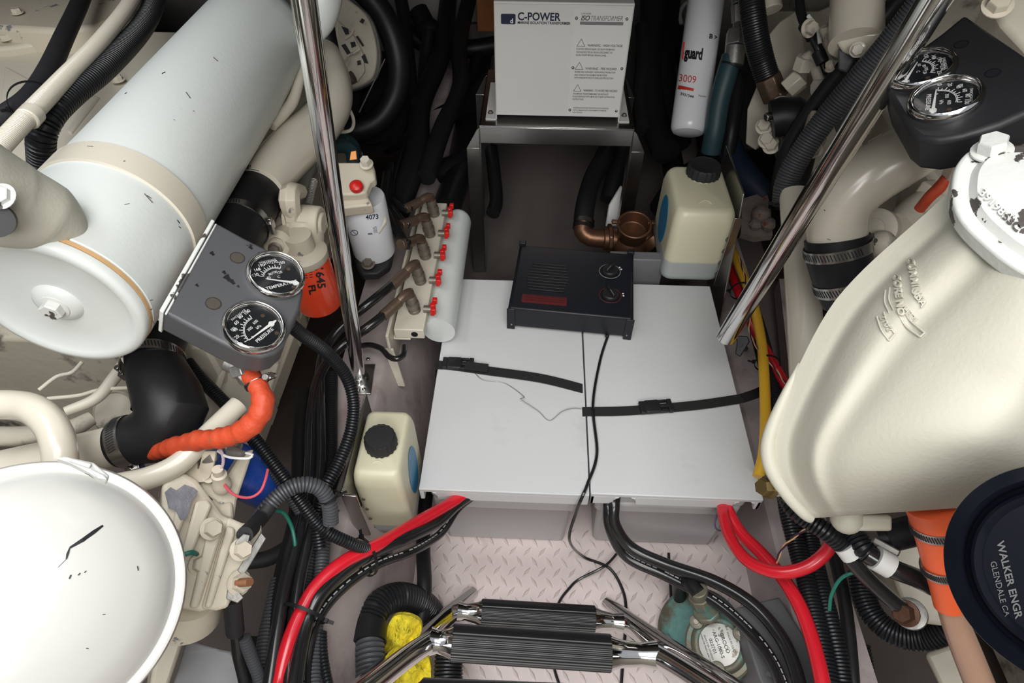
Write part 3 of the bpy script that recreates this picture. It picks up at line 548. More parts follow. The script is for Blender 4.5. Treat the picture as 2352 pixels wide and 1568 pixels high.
# ============================================================ GAUGE PANELS
def gauge(parent, c, n, up, R, kind):
    """round dial with chrome bezel; up = top of the dial"""
    n = n.normalized(); up = (up - n * up.dot(n)).normalized(); rt = up.cross(n)
    L = 'round %s gauge face' % kind
    b = mk('gauge', [lathe(c, n, [(R, -.004), (R * 1.03, 0), (R * 1.03, .003), (R * .985, .0065), (R * .93, .008), (R * .90, .0075), (R * .89, .0055), (R * .865, .0062), (R * .84, .005), (R * .82, .001)], 56, cap=False)], chrome, parent, ang=60)
    mk('dial', [cyl(c - n * .001, c + n * .0006, R * .83, n=48)], dialm, b)
    q = c + n * .0007
    def dp(x, y): return q + rt * (x * R) + up * (y * R)
    g = []
    if kind == 'temperature': arc0, arc1, cx, cy, ra = 150, 55, 0.0, -.18, .52; outer = ('130', '160', '190', '210', '230', '250'); inner = ('60', '80', '100', '120'); title = 'TEMPERATURE'; tags = ('F', 'C')
    else: arc0, arc1, cx, cy, ra = 172, 78, .10, -.30, .62; outer = ('0', '20', '40', '60', '80', '100'); inner = ('0', '300', '600'); title = 'PRESSURE'; tags = ('PSI', 'kPa')
    m = 40
    for rr in (ra, ra - .035):
        seg = [dp(cx + rr * math.cos(math.radians(arc0 + (arc1 - arc0) * i / m)), cy + rr * math.sin(math.radians(arc0 + (arc1 - arc0) * i / m))) for i in range(m + 1)]
        for i in range(m): g.append(box((seg[i] + seg[i + 1]) / 2, ((seg[i + 1] - seg[i]).length * 1.05, R * .018, .0003), ((seg[i + 1] - seg[i]).normalized(), n.cross((seg[i + 1] - seg[i]).normalized()), n)))
    for i in range(11):
        a = math.radians(arc0 + (arc1 - arc0) * i / 10); e = rt * math.cos(a) + up * math.sin(a); l = .13 if i % 2 == 0 else .07
        p0 = dp(cx, cy) + e * (ra * R); g.append(box(p0 + e * (l * R / 2), (l * R, R * .022, .0003), (e, n.cross(e), n)))
    for i, s in enumerate(outer):
        a = math.radians(arc0 + (arc1 - arc0) * i / (len(outer) - 1)); g.append(text(s, dp(cx + (ra + .25) * math.cos(a), cy + (ra + .25) * math.sin(a) - .05), rt, up, R * .17, .0002, bold=.012, align='CENTER'))
    for i, s in enumerate(inner):
        a = math.radians(arc0 + (arc1 - arc0) * i / (len(inner) - 1)); g.append(text(s, dp(cx + (ra - .20) * math.cos(a), cy + (ra - .20) * math.sin(a) - .05), rt, up, R * .14, .0002, bold=.008, align='CENTER'))
    g.append(text(tags[0], dp(-.62 if kind != 'temperature' else -.45, .34), rt, up, R * .14, .0002, bold=.01)); g.append(text(tags[1], dp(.02, -.14), rt, up, R * .14, .0002, bold=.01))
    g.append(text(title, dp(.02, -.50), rt, up, R * .18, .0002, bold=.012, align='CENTER'))
    g.append(text('SWICHGAGE', dp(.0, .62), rt, up, R * .11, .0002, align='CENTER'))
    mk('markings', g, inkw, b, smooth=False)
    a = math.radians(168 if kind == 'temperature' else 178); e = rt * math.cos(a) + up * math.sin(a); pv = dp(.50, -.52) if kind == 'temperature' else dp(.50, -.30)
    L1 = 1.02 * R
    e = (dp(-.50, -.02) - pv).normalized() if kind == 'temperature' else (dp(-.52, -.25) - pv).normalized()
    s = n.cross(e)
    mk('pointer', [prism([pv + s * R * .05 + n * .0012, pv - s * R * .05 + n * .0012, pv + e * L1 - s * R * .012 + n * .0012, pv + e * L1 + s * R * .012 + n * .0012], n * .0005), cyl(pv, pv + n * .0018, R * .10, n=16), prism([pv + s * R * .07 + n * .0012, pv - s * R * .07 + n * .0012, pv - e * R * .22 - s * R * .02 + n * .0012, pv - e * R * .22 + s * R * .02 + n * .0012], n * .0005)], inkw, b, smooth=False)
    for dx, dy in ((.55, .12), (.36, -.66)): mk('screw', [cyl(dp(dx, dy), dp(dx, dy) + n * .001, R * .07, n=12)], brassb, b)
    mk('lens', [cyl(c + n * .0045, c + n * .0051, R * .83, n=48)], glass, b)
    return b
def capsule(c1, c2, R, n, m=14):
    u = (c2 - c1).normalized(); v = n.cross(u); return [c2 + (u * math.cos(a) + v * math.sin(a)) * R for a in [(-PI / 2 + PI * i / m) for i in range(m + 1)]] + [c1 + (u * math.cos(a) + v * math.sin(a)) * R for a in [(PI / 2 + PI * i / m) for i in range(m + 1)]]
an = math.radians(27)
nL = V(math.sin(an), -.10, math.cos(an)).normalized(); pL = P(560, 680, .775)
gp = thing('gauge_panel', 'grey gauge box with temperature and pressure dials beside the large cylinder', 'gauge panel', pL - nL * .04)
out = [(374, 716), (493, 508), (560, 545), (650, 590), (688, 625), (697, 668), (688, 712), (668, 752), (655, 790), (632, 812), (600, 820), (560, 812), (500, 782)]
mk('box', [slab(out, pL, nL, .040)], panelg, gp, bevel=.004, seg=3)
mk('mounting_strip', [slab([(366, 712), (486, 502), (494, 507), (375, 718)], pL + nL * .001, nL, .045), slab([(378, 720), (495, 512), (499, 514), (383, 722)], pL + nL * .0015, nL, .003)], chipw, gp, bevel=.0015)
for x, y in ((545, 592), (490, 697)):
    c = onpl(x, y, pL, nL); mk('hole', [lathe(c - nL * .002, nL, [(.0001, .0001), (.0078, .0001), (.0078, .0024), (.0090, .0024)], 24)], mat('hole_shadow_brown' + str(x), (.055, .045, .035), .8), gp, ang=30)
def img_on(x, y, dx, dy, p, n): return (onpl(x + dx, y + dy, p, n) - onpl(x, y, p, n)).normalized()
c1 = onpl(632, 636, pL, nL); c2 = onpl(582, 755, pL, nL)
R1 = .0355
gauge(gp, c1 + nL * .003, nL, img_on(632, 636, -.5, -.86, pL, nL), R1, 'temperature')
gauge(gp, c2 + nL * .003, nL, img_on(582, 755, -.78, -.62, pL, nL), R1, 'pressure')
mk('stains', [slab([(x + dx * s, y + dy * s) for dx, dy in ((0, 0), (7, -3), (9, 4), (14, 9), (6, 13), (2, 8), (-5, 5))], pL + nL * .0006, nL, .0003) for x, y, s in ((517, 632, 1.1), (530, 643, .8), (484, 578, .7), (450, 652, .5), (545, 655, .4), (573, 565, .6), (512, 622, .6))], mat('oil_stain', (.015, .015, .016), .3), gp, smooth=False)
# ---------- black elbow hose under the cylinder, with its two clamps
eh = thing('elbow_hose', 'thick black rubber elbow with two slotted clamps under the pale cylinder', 'hose', P(380, 930, .86))
E_ = [(372, 770, .93, 112), (352, 822, .905, 118), (372, 880, .885, 138), (392, 940, .87, 160), (362, 990, .865, 142), (315, 1008, .86, 118), (268, 1022, .86, 106)]
mk('tube', [sweep(px(E_), pw(E_), 40)], rub, eh)
def ckmp(nm, x, y, k, dx, dy, dk, rpx, par, width=.012, sd=None, m=None):
    c = P(x, y, k); a = P(x + dx, y + dy, k + dk) - c; return clamp(nm, c, a, rpx * k / F0, par, width, sd, m)
ckmp('clamp', 352, 832, .903, -6, 40, -.02, 66, eh, .016, RX * -1 + DY * .4)
ckmp('clamp', 292, 1014, .86, -40, 12, 0, 58, eh, .018, DY * 1.0 + RX * .35)
hose('cream_pipe', 'cream pipe leading left from the black rubber elbow', [(300, 1012, .862, 92), (200, 1040, .87, 96), (60, 1072, .88, 100), (-120, 1110, .88, 100)], cream2, 'pipe', n=30)
hose('bent_pipe', 'thick cream pipe bending down behind the white dome, left edge', [(-90, 932, .80, 68), (30, 930, .80, 68), (85, 945, .79, 70), (122, 985, .78, 72), (138, 1040, .77, 74), (136, 1110, .77, 74)], cream2, 'pipe', n=28)
hose('lower_pipe', 'glossy cream pipe curving up from the white dome to the red sleeved hose', [(150, 1150, .80, 54), (250, 1118, .80, 54), (340, 1098, .80, 53), (410, 1065, .81, 51), (470, 1005, .83, 48), (548, 930, .87, 46)], cream2, 'pipe', n=28)
hose('thin_pipe', 'slim cream pipe crossing the gap under the round end cap', [(150, 945, .93, 22), (220, 915, .95, 26), (262, 868, .97, 28), (290, 830, .99, 28)], cream, 'pipe', n=16)
hose('thin_line', 'thin cream fuel line sweeping under the round end cap', [(90, 895, .97), (130, 865, .98), (165, 855, .99), (190, 830, .99)], cream, 'pipe', w_=9, n=10)
hose('thin_line', 'thin cream line passing just above the thick bent pipe', [(110, 915, .96), (180, 908, .96), (230, 895, .96), (300, 890, .96)], cream, 'pipe', w_=9, n=10)
hose('back_pipe', 'cream pipe lying behind the bend at the left edge', [(-80, 1000, .92, 46), (60, 1002, .92, 48), (160, 985, .93, 42), (210, 960, .95, 34)], creamdirty, 'pipe', n=20)
fp = mk('freeze_plug', [lathe(P(262, 945, 1.0), tow(262, 945) + RX * -.5 + DY * -.1, [(.034, -.04), (.034, 0), (.031, .004), (.029, .002), (.0, .002)], 36)], creamdirty, eng)
# orange sleeve hose
os_ = thing('sleeved_hose', 'orange-red heat sleeved hose bending below the grey gauge box', 'hose', P(560, 960, .8))
O_ = [(572, 858, .80, 40), (592, 886, .79, 46), (604, 920, .785, 50), (592, 958, .785, 54), (556, 990, .79, 50), (505, 1006, .80, 46), (452, 1012, .81, 46), (400, 1026, .82, 44), (345, 1040, .85, 34)]
rs_ = pw(O_); pts, rr = catmull(px(O_), rs_, .005); rr = [r * (1 + .07 * math.sin(i * 1.9) + .05 * math.sin(i * .83 + 1)) for i, r in enumerate(rr)]
mk('sleeve', [sweep(pts, rr, 24, smooth=False)], orange, os_)
ckmp('clamp', 590, 880, .795, 16, 28, 0, 25, os_, .008, RX, steel)
mk('fitting', [cyl(P(520, 832, .80), P(552, 845, .80), .011, n=16), cyl(P(545, 842, .80), P(580, 876, .80), .0125, n=6), cyl(P(552, 838, .80), P(560, 862, .80), .016, n=6)], galv, os_, bevel=.001)
# ============================================================ WHITE DOME (air intake cover)
kd = .56; cD = P(72, 1378, kd); nD = (tow(72, 1378) + V(.02, -.06, .10)).normalized(); RD = .1225
dm = thing('intake_cover', 'big glossy off-white domed cover filling the lower left corner', 'cover', cD - nD * .08)
dome = mk('dome', [lathe(cD - nD * .03, nD, [(RD - .004, -.055), (RD, -.05), (RD, -.006), (RD + .004, -.003), (RD + .005, .001), (RD + .003, .004), (RD - .003, .0045), (RD - .006, .0025), (RD - .009, .006), (RD * .86, .018), (RD * .70, .028), (RD * .5, .037), (RD * .3, .042), (RD * .12, .044), (0, .0445)], 96)], domew, dm, ang=50)
S = surf(dome)
g = [chip(S, [(236, 1207), (215, 1222), (190, 1240), (160, 1258)], 7), chip(S, [(160, 1258), (155, 1272), (152, 1284)], 4), chip(S, [(152, 1284), (133, 1303)], 1.6), chip(S, [(163, 1320), (159, 1329)], 5), chip(S, [(184, 1316), (179, 1321)], 4), chip(S, [(193, 1315), (198, 1311)], 3), chip(S, [(315, 1300), (317, 1310)], 4), chip(S, [(235, 1411), (242, 1410)], 2), chip(S, [(197, 1488), (203, 1489)], 2)]
mk('paint_chips', g, ink, dm, smooth=False)
pb = P(190, 1085, .565); nB = nD
o = mk('latch_bracket', [slab([(128, 1052), (150, 1048), (215, 1062), (252, 1092), (245, 1106), (228, 1100), (205, 1085), (160, 1062)], pb + nB * .004, nB, .022), slab([(155, 1050), (212, 1064), (206, 1075), (158, 1058)], pb + nB * .009, nB, .006), slab([(205, 1076), (240, 1090), (248, 1102), (226, 1098)], pb + nB * .010, nB, .008)], chipw, dm, bevel=.0015)
# ============================================================ STARTER CASTING, lower left
pk = P(480, 1260, .80); nk = (tow(480, 1260) + RX * .18 + V(0, 0, .1)).normalized()
cs = thing('ribbed_housing', 'ribbed cream casting with flange bolts right of the big dome', 'casting', pk - nk * .1)
mk('body', [slab([(372, 1110), (420, 1082), (452, 1100), (512, 1180), (560, 1206), (606, 1208), (598, 1240), (570, 1290), (528, 1390), (460, 1405), (408, 1396), (372, 1300)], pk, nk, .09)], creamold, cs, bevel=.006, seg=3)
mk('flange', [slab([(524, 1186), (556, 1200), (604, 1204), (596, 1238), (540, 1340), (525, 1395), (498, 1402), (462, 1398)], pk + nk * .005, nk, .02)], creamold, cs, bevel=.004)
for a in (((408, 1150), (430, 1118), (446, 1128), (404, 1250), (388, 1250)), ((450, 1150), (478, 1146), (488, 1160), (430, 1300), (404, 1380), (390, 1376)), ((486, 1186), (512, 1196), (514, 1212), (456, 1396), (436, 1396)), ((522, 1206), (540, 1212), (540, 1228), (486, 1396), (470, 1396))):
    mk('rib', [slab(a, pk + nk * .012, nk, .02)], creamold, cs, bevel=.0035, seg=3)
mk('hub', [lathe(P(425, 1385, .83), P(425, 1385, .83) - P(440, 1290, .80), [(.045, -.02), (.047, 0), (.047, .022), (.040, .026), (.02, .028)], 40)], creamold, cs)
for x, y in ((484, 1214), (458, 1296), (552, 1262)): mk('flange_bolt', hexbolt(P(x, y, .792), nk + RX * .3, .0105, .012), creamold, cs)
o = mk('stud_bolt', hexbolt(P(548, 1338, .80), nk + RX * .6, .012, .012), creamold, cs)
mk('thread', [sweep([P(546, 1338, .79), P(574, 1336, .775)], .0052, 12, rib=(.002, .0008))], mat('rusty_thread', (.30, .13, .06), .5, .5), o)
o = mk('lower_bolt', hexbolt(P(423, 1420, .82), P(423, 1440, .82) - P(425, 1400, .81), .013, .010), creamold, cs)
o = mk('lower_bolt', [cyl(P(422, 1440, .83), P(420, 1460, .835), .008, n=6)], creamold, cs)
mk('bare_patch', [slab([(378, 1130), (392, 1118), (405, 1126), (424, 1112), (446, 1120), (455, 1128), (440, 1150), (428, 1190), (414, 1194), (402, 1170), (388, 1168)], pk + nk * .0135, nk, .001)], mat('bare_cast_metal', (.16, .16, .18), .5, .4, bump=.8, bs=60, var=.5, vs_=40), cs, smooth=False)
# terminal links on the casting
mk('terminal_strip', [slab([(600, 1222), (612, 1236), (560, 1322), (545, 1310)], pk + nk * .012, nk, .003), slab([(524, 1342), (545, 1352), (560, 1372), (546, 1385), (520, 1375)], pk + nk * .010, nk, .004)], galv, cs, bevel=.001)
# upper valve gear: sensor, plate, blue filter
pb = P(540, 1130, .86); nb = (tow(540, 1130) + RX * .25).normalized()
mp = thing('mounting_bracket', 'cream angle bracket beside the blue filter', 'bracket', pb - nb * .05)
mk('plate', [slab([(505, 1120), (556, 1042), (585, 1030), (545, 1150), (540, 1190), (515, 1205), (480, 1170), (455, 1110), (480, 1090)], pb, nb, .03)], creamold, mp, bevel=.004)
mk('block', [slab([(455, 1145), (490, 1140), (508, 1160), (535, 1150), (540, 1195), (508, 1190), (480, 1170)], pb + nb * .01, nb, .02)], creamold, mp, bevel=.005)
mk('slot', [slab([(462, 1150), (468, 1140), (480, 1138), (490, 1148)], pb + nb * .0105, nb, .001)], ink, mp, smooth=False)
bf = thing('blue_filter', 'bright blue spin-on filter tucked below the crossing looms', 'filter', P(575, 1100, .97))
a_ = P(600, 1135, .98) - P(560, 1080, .95)
mk('canister', [lathe(P(585, 1100, .98), V(.45, .1, -.9), [(.020, -.075), (.036, -.070), (.038, -.06), (.038, .03), (.035, .042), (.02, .048), (0, .05)], 36)], blue, bf)
mk('ridges', [ringband(P(585, 1100, .98) + V(.45, .1, -.9).normalized() * h, V(.45, .1, -.9), .038, .004, .001) for h in (-.045, -.03, -.015)], blue, bf)
sn = thing('sender', 'cream sensor with white plug below the orange sleeve', 'sensor', P(505, 1095, .84))
mk('body', [lathe(P(508, 1108, .84), P(495, 1060, .81) - P(508, 1108, .84), [(.012, -.01), (.0125, 0), (.010, .004), (.010, .018), (.007, .02), (.007, .03)], 20), lathe(P(480, 1095, .85), tow(480, 1095), [(.011, 0), (.011, .006), (.008, .008), (.008, .02)], 12)], creamold, sn)
mk('terminals', [cyl(P(470, 1058, .83), P(490, 1050, .82), .006), cyl(P(530, 1035, .83), P(560, 1042, .82), .008, .004), cyl(P(515, 1022, .83), P(528, 1035, .83), .005), cyl(P(472, 1080, .84), P(468, 1105, .84), .008, n=6), cyl(P(548, 1020, .84), P(540, 1040, .83), .006)], galv, sn)
mk('bracket', [sweep([P(438, 1062, .83), P(440, 1085, .83), P(455, 1092, .83), P(470, 1085, .83), P(480, 1050, .82), P(482, 1036, .82)], .003, flat=(.018, .003))], creamold, sn)
hose('white_wire', 'white wire looping over the sensor below the orange sleeve', [(500, 1035, .82), (520, 1048, .815), (545, 1052, .81), (572, 1052, .81), (580, 1044, .81), (565, 1040, .815)], whitep, 'wire', w_=6, n=8)
hose('lilac_wire', 'pale lilac wire dropping into the sensor plug', [(495, 1020, .82), (508, 1035, .815), (513, 1060, .82), (505, 1085, .825)], mat('lilac_wire', (.50, .38, .42), .5), 'wire', w_=7, n=8)
hose('pink_wire', 'pink wire curving round the blue filter', [(515, 1112, .83), (530, 1130, .835), (548, 1140, .84), (575, 1142, .85), (598, 1128, .86), (610, 1100, .87), (615, 1078, .88)], pinkw, 'wire', w_=6.5, n=8)
hose('green_wire', 'short green wire emerging from behind the big dome', [(375, 1290, .78), (392, 1284, .775), (415, 1276, .77), (440, 1268, .775), (452, 1272, .79)], green, 'wire', w_=11, n=10)
# pads and lower hull clutter
pp = P(440, 1500, 1.02); npd = (tow(440, 1500) + V(0, 0, .5)).normalized()
mk('absorbent_pad', [slab([(388, 1600), (425, 1478), (480, 1485), (530, 1495), (560, 1530), (570, 1600)], pp, npd, .012), slab([(425, 1476), (440, 1470), (510, 1492), (440, 1502), (418, 1500)], pp + npd * .002, npd, .01)], pad, label='grey quilted absorbent pad lying in the bilge below the ribbed casting', cat='pad', bevel=.004)
mk('engine_foot', [slab([(372, 1400), (440, 1420), (420, 1480), (380, 1600), (340, 1600)], P(400, 1480, .95), nk, .08)], creamold, eng, bevel=.006)
mk('bell_side', [slab([(455, 1010), (500, 850), (560, 800), (650, 830), (600, 990), (560, 1060), (500, 1080)], P(560, 930, 1.06), V(.75, -.45, .5), .05)], cream, eng, bevel=.008)
mk('bell_rib', [slab([(490, 900), (520, 810), (535, 812), (505, 910)], P(510, 860, 1.02), V(.75, -.45, .5), .03), slab([(560, 880), (590, 810), (600, 812), (572, 890)], P(575, 850, 1.03), V(.75, -.45, .5), .03)], creamold, eng, bevel=.006)
# ============================================================ CREAM PIPE, COUPLING, BEHIND THE LEFT CYLINDER
cp = [(740, 110, 1.42, 66), (764, 175, 1.37, 76), (766, 232, 1.32, 84), (734, 284, 1.27, 98), (680, 335, 1.21, 110), (630, 390, 1.15, 108), (600, 432, 1.11, 104)]
hose('coolant_pipe', 'cream pipe running down from behind the left steel pole to a black coupling', cp, cream2, 'pipe', n=32)
cpl = thing('coupling_hose', 'black rubber coupling with clamps between cream pipe and gauge box', 'hose', P(570, 480, 1.1))
Q_ = [(612, 410, 1.145, 114), (590, 445, 1.12, 122), (566, 490, 1.08, 126), (548, 530, 1.04, 122), (528, 580, 1.0, 112)]
mk('tube', [sweep(px(Q_), pw(Q_), 40)], rub, cpl)
ckmp('clamp', 594, 438, 1.122, -30, 50, -.045, 61, cpl, .014, RX)
ckmp('clamp', 556, 516, 1.055, -30, 50, -.045, 62, cpl, .014, RX)
hose('steel_conduit', 'dirty grey conduit between the cream pipe and left steel pole', [(740, 330, 1.3, 48), (705, 385, 1.26, 46), (690, 430, 1.24, 42), (672, 470, 1.2, 40)], galv, 'pipe', n=16)
hose('arched_line', 'cream line hugging the far underside of the large cylinder', [(625, 290, 1.16, 22), (650, 262, 1.18, 26), (672, 232, 1.2, 26), (690, 180, 1.22, 20), (700, 150, 1.24, 16)], cream, 'pipe', n=14)
# ============================================================ RIGHT ENGINE
er = thing('engine', 'cream painted starboard engine along the right side', 'engine', (1.0, 0.9, -0.45))
mk('block', [bxx(.66, 1.65, .30, 1.95, .0, .33)], creamdirty, er, bevel=.012, seg=3)
mk('oil_pan', [prism([V(1.5, -.30, .0), V(.78, -.30, .0), V(.88, -.30, -.40), V(1.5, -.30, -.40)], (0, 2.2, 0))], creamdirty, er, bevel=.01)
# cast head and upper structure seen behind the pipes
mk('head', [slab([(1745, 20), (1880, 20), (1925, 0), (2200, -60), (2400, -60), (2400, 420), (2150, 420), (1980, 480), (1900, 560), (1820, 420), (1760, 260)], P(1980, 260, 1.52), V(-.45, -.35, .8), .10)], creamdirty, er, bevel=.01)
rg = random.Random(3)
for i in range(26):
    x = 1850 + rg.random() * 320; y = 40 + rg.random() * 400 + (x - 1850) * .1
    kk = 1.30 - .12 * rg.random(); c = P(x, y, kk); ax_ = V(rg.uniform(-1, .3), rg.uniform(-1, .2), rg.uniform(-.2, 1)).normalized(); r_ = rg.uniform(.008, .022)
    if i % 3 == 0: mk('bolt', hexbolt(c, ax_, r_ * .8, .012), creamdirty, er)
    elif i % 3 == 1: mk('boss', [lathe(c, ax_, [(r_, -.05), (r_, 0), (r_ * .8, .004), (r_ * .5, .004), (r_ * .5, -.004), (0, -.004)], 24)], creamdirty, er)
    else: mk('lug', [box(c, (r_ * 3, r_ * 1.6, .04), frame(ax_))], creamdirty, er, bevel=.005)
mk('top_casting', [slab([(2260, -20), (2420, -60), (2420, 200), (2352, 110), (2300, 55)], P(2330, 40, .78), V(-.35, -.3, .9), .07)], cream, er, bevel=.006)
mk('bolt', hexbolt(P(2290, 14, .765), V(-.3, -.5, .8), .013), creamold, er)
# tall vertical pipe with two bolt flange
tp_ = thing('riser_pipe', 'upright cream pipe with a bolted diamond flange, top right', 'pipe', P(1970, 130, 1.15))
mk('tube', [sweep([P(1972, -80, 1.16), P(1968, 20, 1.15), P(1966, 100, 1.14)], [.046, .0455, .046], 40)], cream2, tp_)
nf = tow(1970, 130) * .2 + V(-.1, -.2, -1)
mk('flange', [slab([(1918, 78), (2028, 72), (2032, 92), (2005, 118), (1980, 136), (1965, 134), (1935, 122), (1920, 100)], P(1970, 105, 1.13), tow(1970, 105) + V(0, 0, -.2), .03)], cream2, tp_, bevel=.006, seg=3)
mk('bolt', hexbolt(P(1970, 114, 1.115), tow(1970, 114), .010, .008), cream2, tp_)
mk('neck', [slab([(1925, 112), (1965, 132), (1945, 168), (1925, 160)], P(1940, 130, 1.15), tow(1940, 130), .04)], panelg, tp_, bevel=.003)
# ---------- big glossy pipe with clamps
B_ = [(2330, 235, .90, 126), (2230, 268, .92, 128), (2140, 318, .94, 132), (2050, 372, .96, 134), (1975, 420, .98, 136), (1932, 470, 1.0, 134), (1922, 530, 1.02, 130), (1925, 580, 1.03, 124)]
bp_ = hose('coolant_pipe', 'large glossy cream pipe elbow under the black gauge box', B_, cream2, 'pipe', n=44)
S = surf(bp_)
mk('nick', [chip(S, [(1893, 481), (1896, 484)], 3), chip(S, [(1900, 548), (1908, 551)], 2)], ink, bp_, smooth=False)
ch = thing('coupling_hose', 'black rubber coupling joining the glossy cream elbow, right', 'hose', P(1930, 610, 1.02))
Q_ = [(1922, 545, 1.022, 138), (1926, 590, 1.03, 138), (1938, 640, 1.04, 130), (1952, 690, 1.05, 118)]
mk('tube', [sweep(px(Q_), pw(Q_), 44)], rub, ch)
ckmp('clamp', 1924, 572, 1.027, 6, 46, .01, 71, ch, .018, RX * 1.0 + DY * -.2)
ckmp('clamp', 1940, 648, 1.042, 12, 46, .01, 66, ch, .020, RX * 1.0)
lp = hose('lower_pipe', 'cream pipe running down behind the left edge of the tapered casting', [(1822, 440, 1.22, 62), (1832, 540, 1.20, 68), (1842, 650, 1.18, 74), (1850, 760, 1.16, 78), (1856, 900, 1.13, 78), (1862, 960, 1.12, 78)], cream2, 'pipe', n=32)
# pole on the right: foot, bracket
pf = P(1667, 775, 1.17); pt_ = P(2190, -70, .66)
rp = thing('handrail', 'polished steel rail slanting across the right engine', 'handrail', pf)
mk('rail', [sweep([pf, pf.lerp(pt_, .5), pt_], .0175, 32, smooth=True)], chrome, rp)
mk('end_cap', [cyl(pf - (pt_ - pf).normalized() * .001, pf + (pt_ - pf).normalized() * .002, .0172)], steel, rp)
br = P(1700, 790, 1.28)
mk('bracket', [slab([(1690, 770), (1718, 772), (1722, 785), (1700, 820), (1688, 812), (1692, 790)], br, tow(1700, 790), .05), cyl(br, PZ(1702, 800, rz) + V(.01, 0, .0), .007)], blackp, rp, bevel=.002)
# left pole
lf = PZ(826, 872, lz); lt = P(688, -70, .62)
lp_ = thing('handrail', 'polished steel rail rising from a square foot plate on the left', 'handrail', lf)
mk('rail', [sweep([lf, lf.lerp(lt, .5), lt], .0135, 32)], chrome, lp_)
cpl_ = V(lf.x, lf.y, lz); du = (PZ(834, 905, lz) - PZ(848, 818, lz)).normalized(); dv = V(-du.y, du.x, 0)
mk('foot_plate', [box(cpl_ + V(.006, 0, .002), (.078, .044, .004), (du, dv, V(0, 0, 1)))], steel, lp_, bevel=.0015)
mk('collar', [lathe(cpl_ + V(0, 0, .003), lt - lf, [(.020, 0), (.0195, .004), (.0155, .012), (.0145, .018)], 32)], chrome, lp_)
for x, y in ((845, 824), (836, 893), (822, 896)): mk('screw', [sphere(PZ(x, y, lz + .004), .0042, 14, (1, 1, .5))], steel, lp_)
# ============================================================ RIGHT GAUGE PANEL
nR = V(-math.sin(an), -.05, math.cos(an)).normalized(); pR = P(2170, 235, .70)
gr = thing('gauge_panel', 'matt black gauge box with two dials at the upper right', 'gauge panel', pR - nR * .04)
out = [(2035, 188), (2042, 160), (2066, 134), (2110, 112), (2160, 76), (2216, 30), (2345, 118), (2470, 205), (2400, 240), (2300, 285), (2215, 312), (2160, 322), (2112, 318), (2088, 300), (2070, 268), (2045, 225)]
mk('box', [slab(out, pR, nR, .045)], blackp, gr, bevel=.006, seg=3)
c1 = onpl(2116, 166, pR, nR); c2 = onpl(2171, 234, pR, nR)
gauge(gr, c1 + nR * .003, nR, img_on(2116, 166, .97, -.25, pR, nR), .0355, 'temperature')
gauge(gr, c2 + nR * .003, nR, img_on(2171, 234, .98, -.15, pR, nR), .0355, 'pressure')
for x, y in ((2208, 102), (2280, 168)):
    c = onpl(x, y, pR, nR); mk('hole', [lathe(c - nR * .002, nR, [(.0001, .0001), (.0065, .0001), (.0065, .0024), (.0075, .0024)], 24)], ink, gr, ang=30)
fc = thing('compression_fitting', 'cream hex fitting under the corner of the black gauge box', 'fitting', P(2225, 345, .78))
mk('nut', [cyl(P(2250, 322, .76), P(2215, 340, .80), .015, n=6), cyl(P(2215, 335, .78), P(2185, 400, .86), .012, n=6), cyl(P(2192, 385, .85), P(2168, 440, .88), .009)], creamold, fc, bevel=.001)
hose('sleeved_hose', 'red-orange sleeved hose peeking out left of the chipped round cover', [(2175, 405, .86, 22), (2158, 430, .87, 28), (2135, 452, .88, 26), (2112, 480, .9, 24)], orange, 'hose', n=16)
# ============================================================ TAPERED CASTING (loft of faceted sections)
tc_ = thing('tapered_casting', 'large cream tapered casting with raised numbers at the right', 'casting', P(2080, 900, .72))
# stations: left edge, right edge (px), depth at each edge, bulge of the four inner points
ST = [((2195, 425), (2440, 640), .66, .60, (.018, .050, .055, .03)),
      ((2140, 478), (2450, 700), .68, .60, (.012, .052, .060, .035)),
      ((2060, 548), (2455, 770), .71, .60, (.008, .048, .066, .045)),
      ((1985, 615), (2460, 830), .735, .60, (.006, .036, .070, .056)),
      ((1915, 690), (2462, 890), .75, .60, (.006, .026, .070, .064)),
      ((1868, 770), (2464, 950), .76, .60, (.008, .018, .068, .070)),
      ((1825, 860), (2466, 1000), .765, .60, (.012, .012, .064, .074)),
      ((1790, 940), (2466, 1050), .77, .60, (.015, .012, .062, .076)),
      ((1768, 1010), (2440, 1090), .775, .62, (.017, .016, .060, .074)),
      ((1775, 1085), (2380, 1110), .775, .64, (.015, .020, .056, .066)),
      ((1815, 1150), (2300, 1140), .775, .67, (.010, .020, .046, .050)),
      ((1860, 1190), (2220, 1165), .78, .70, (.0, .012, .026, .026))]
fr = (.12, .165, .27, .41, .50, .64, .79, .83)
SH = (.06, .13, .50, .70, .66, .90, 1.0, .86)
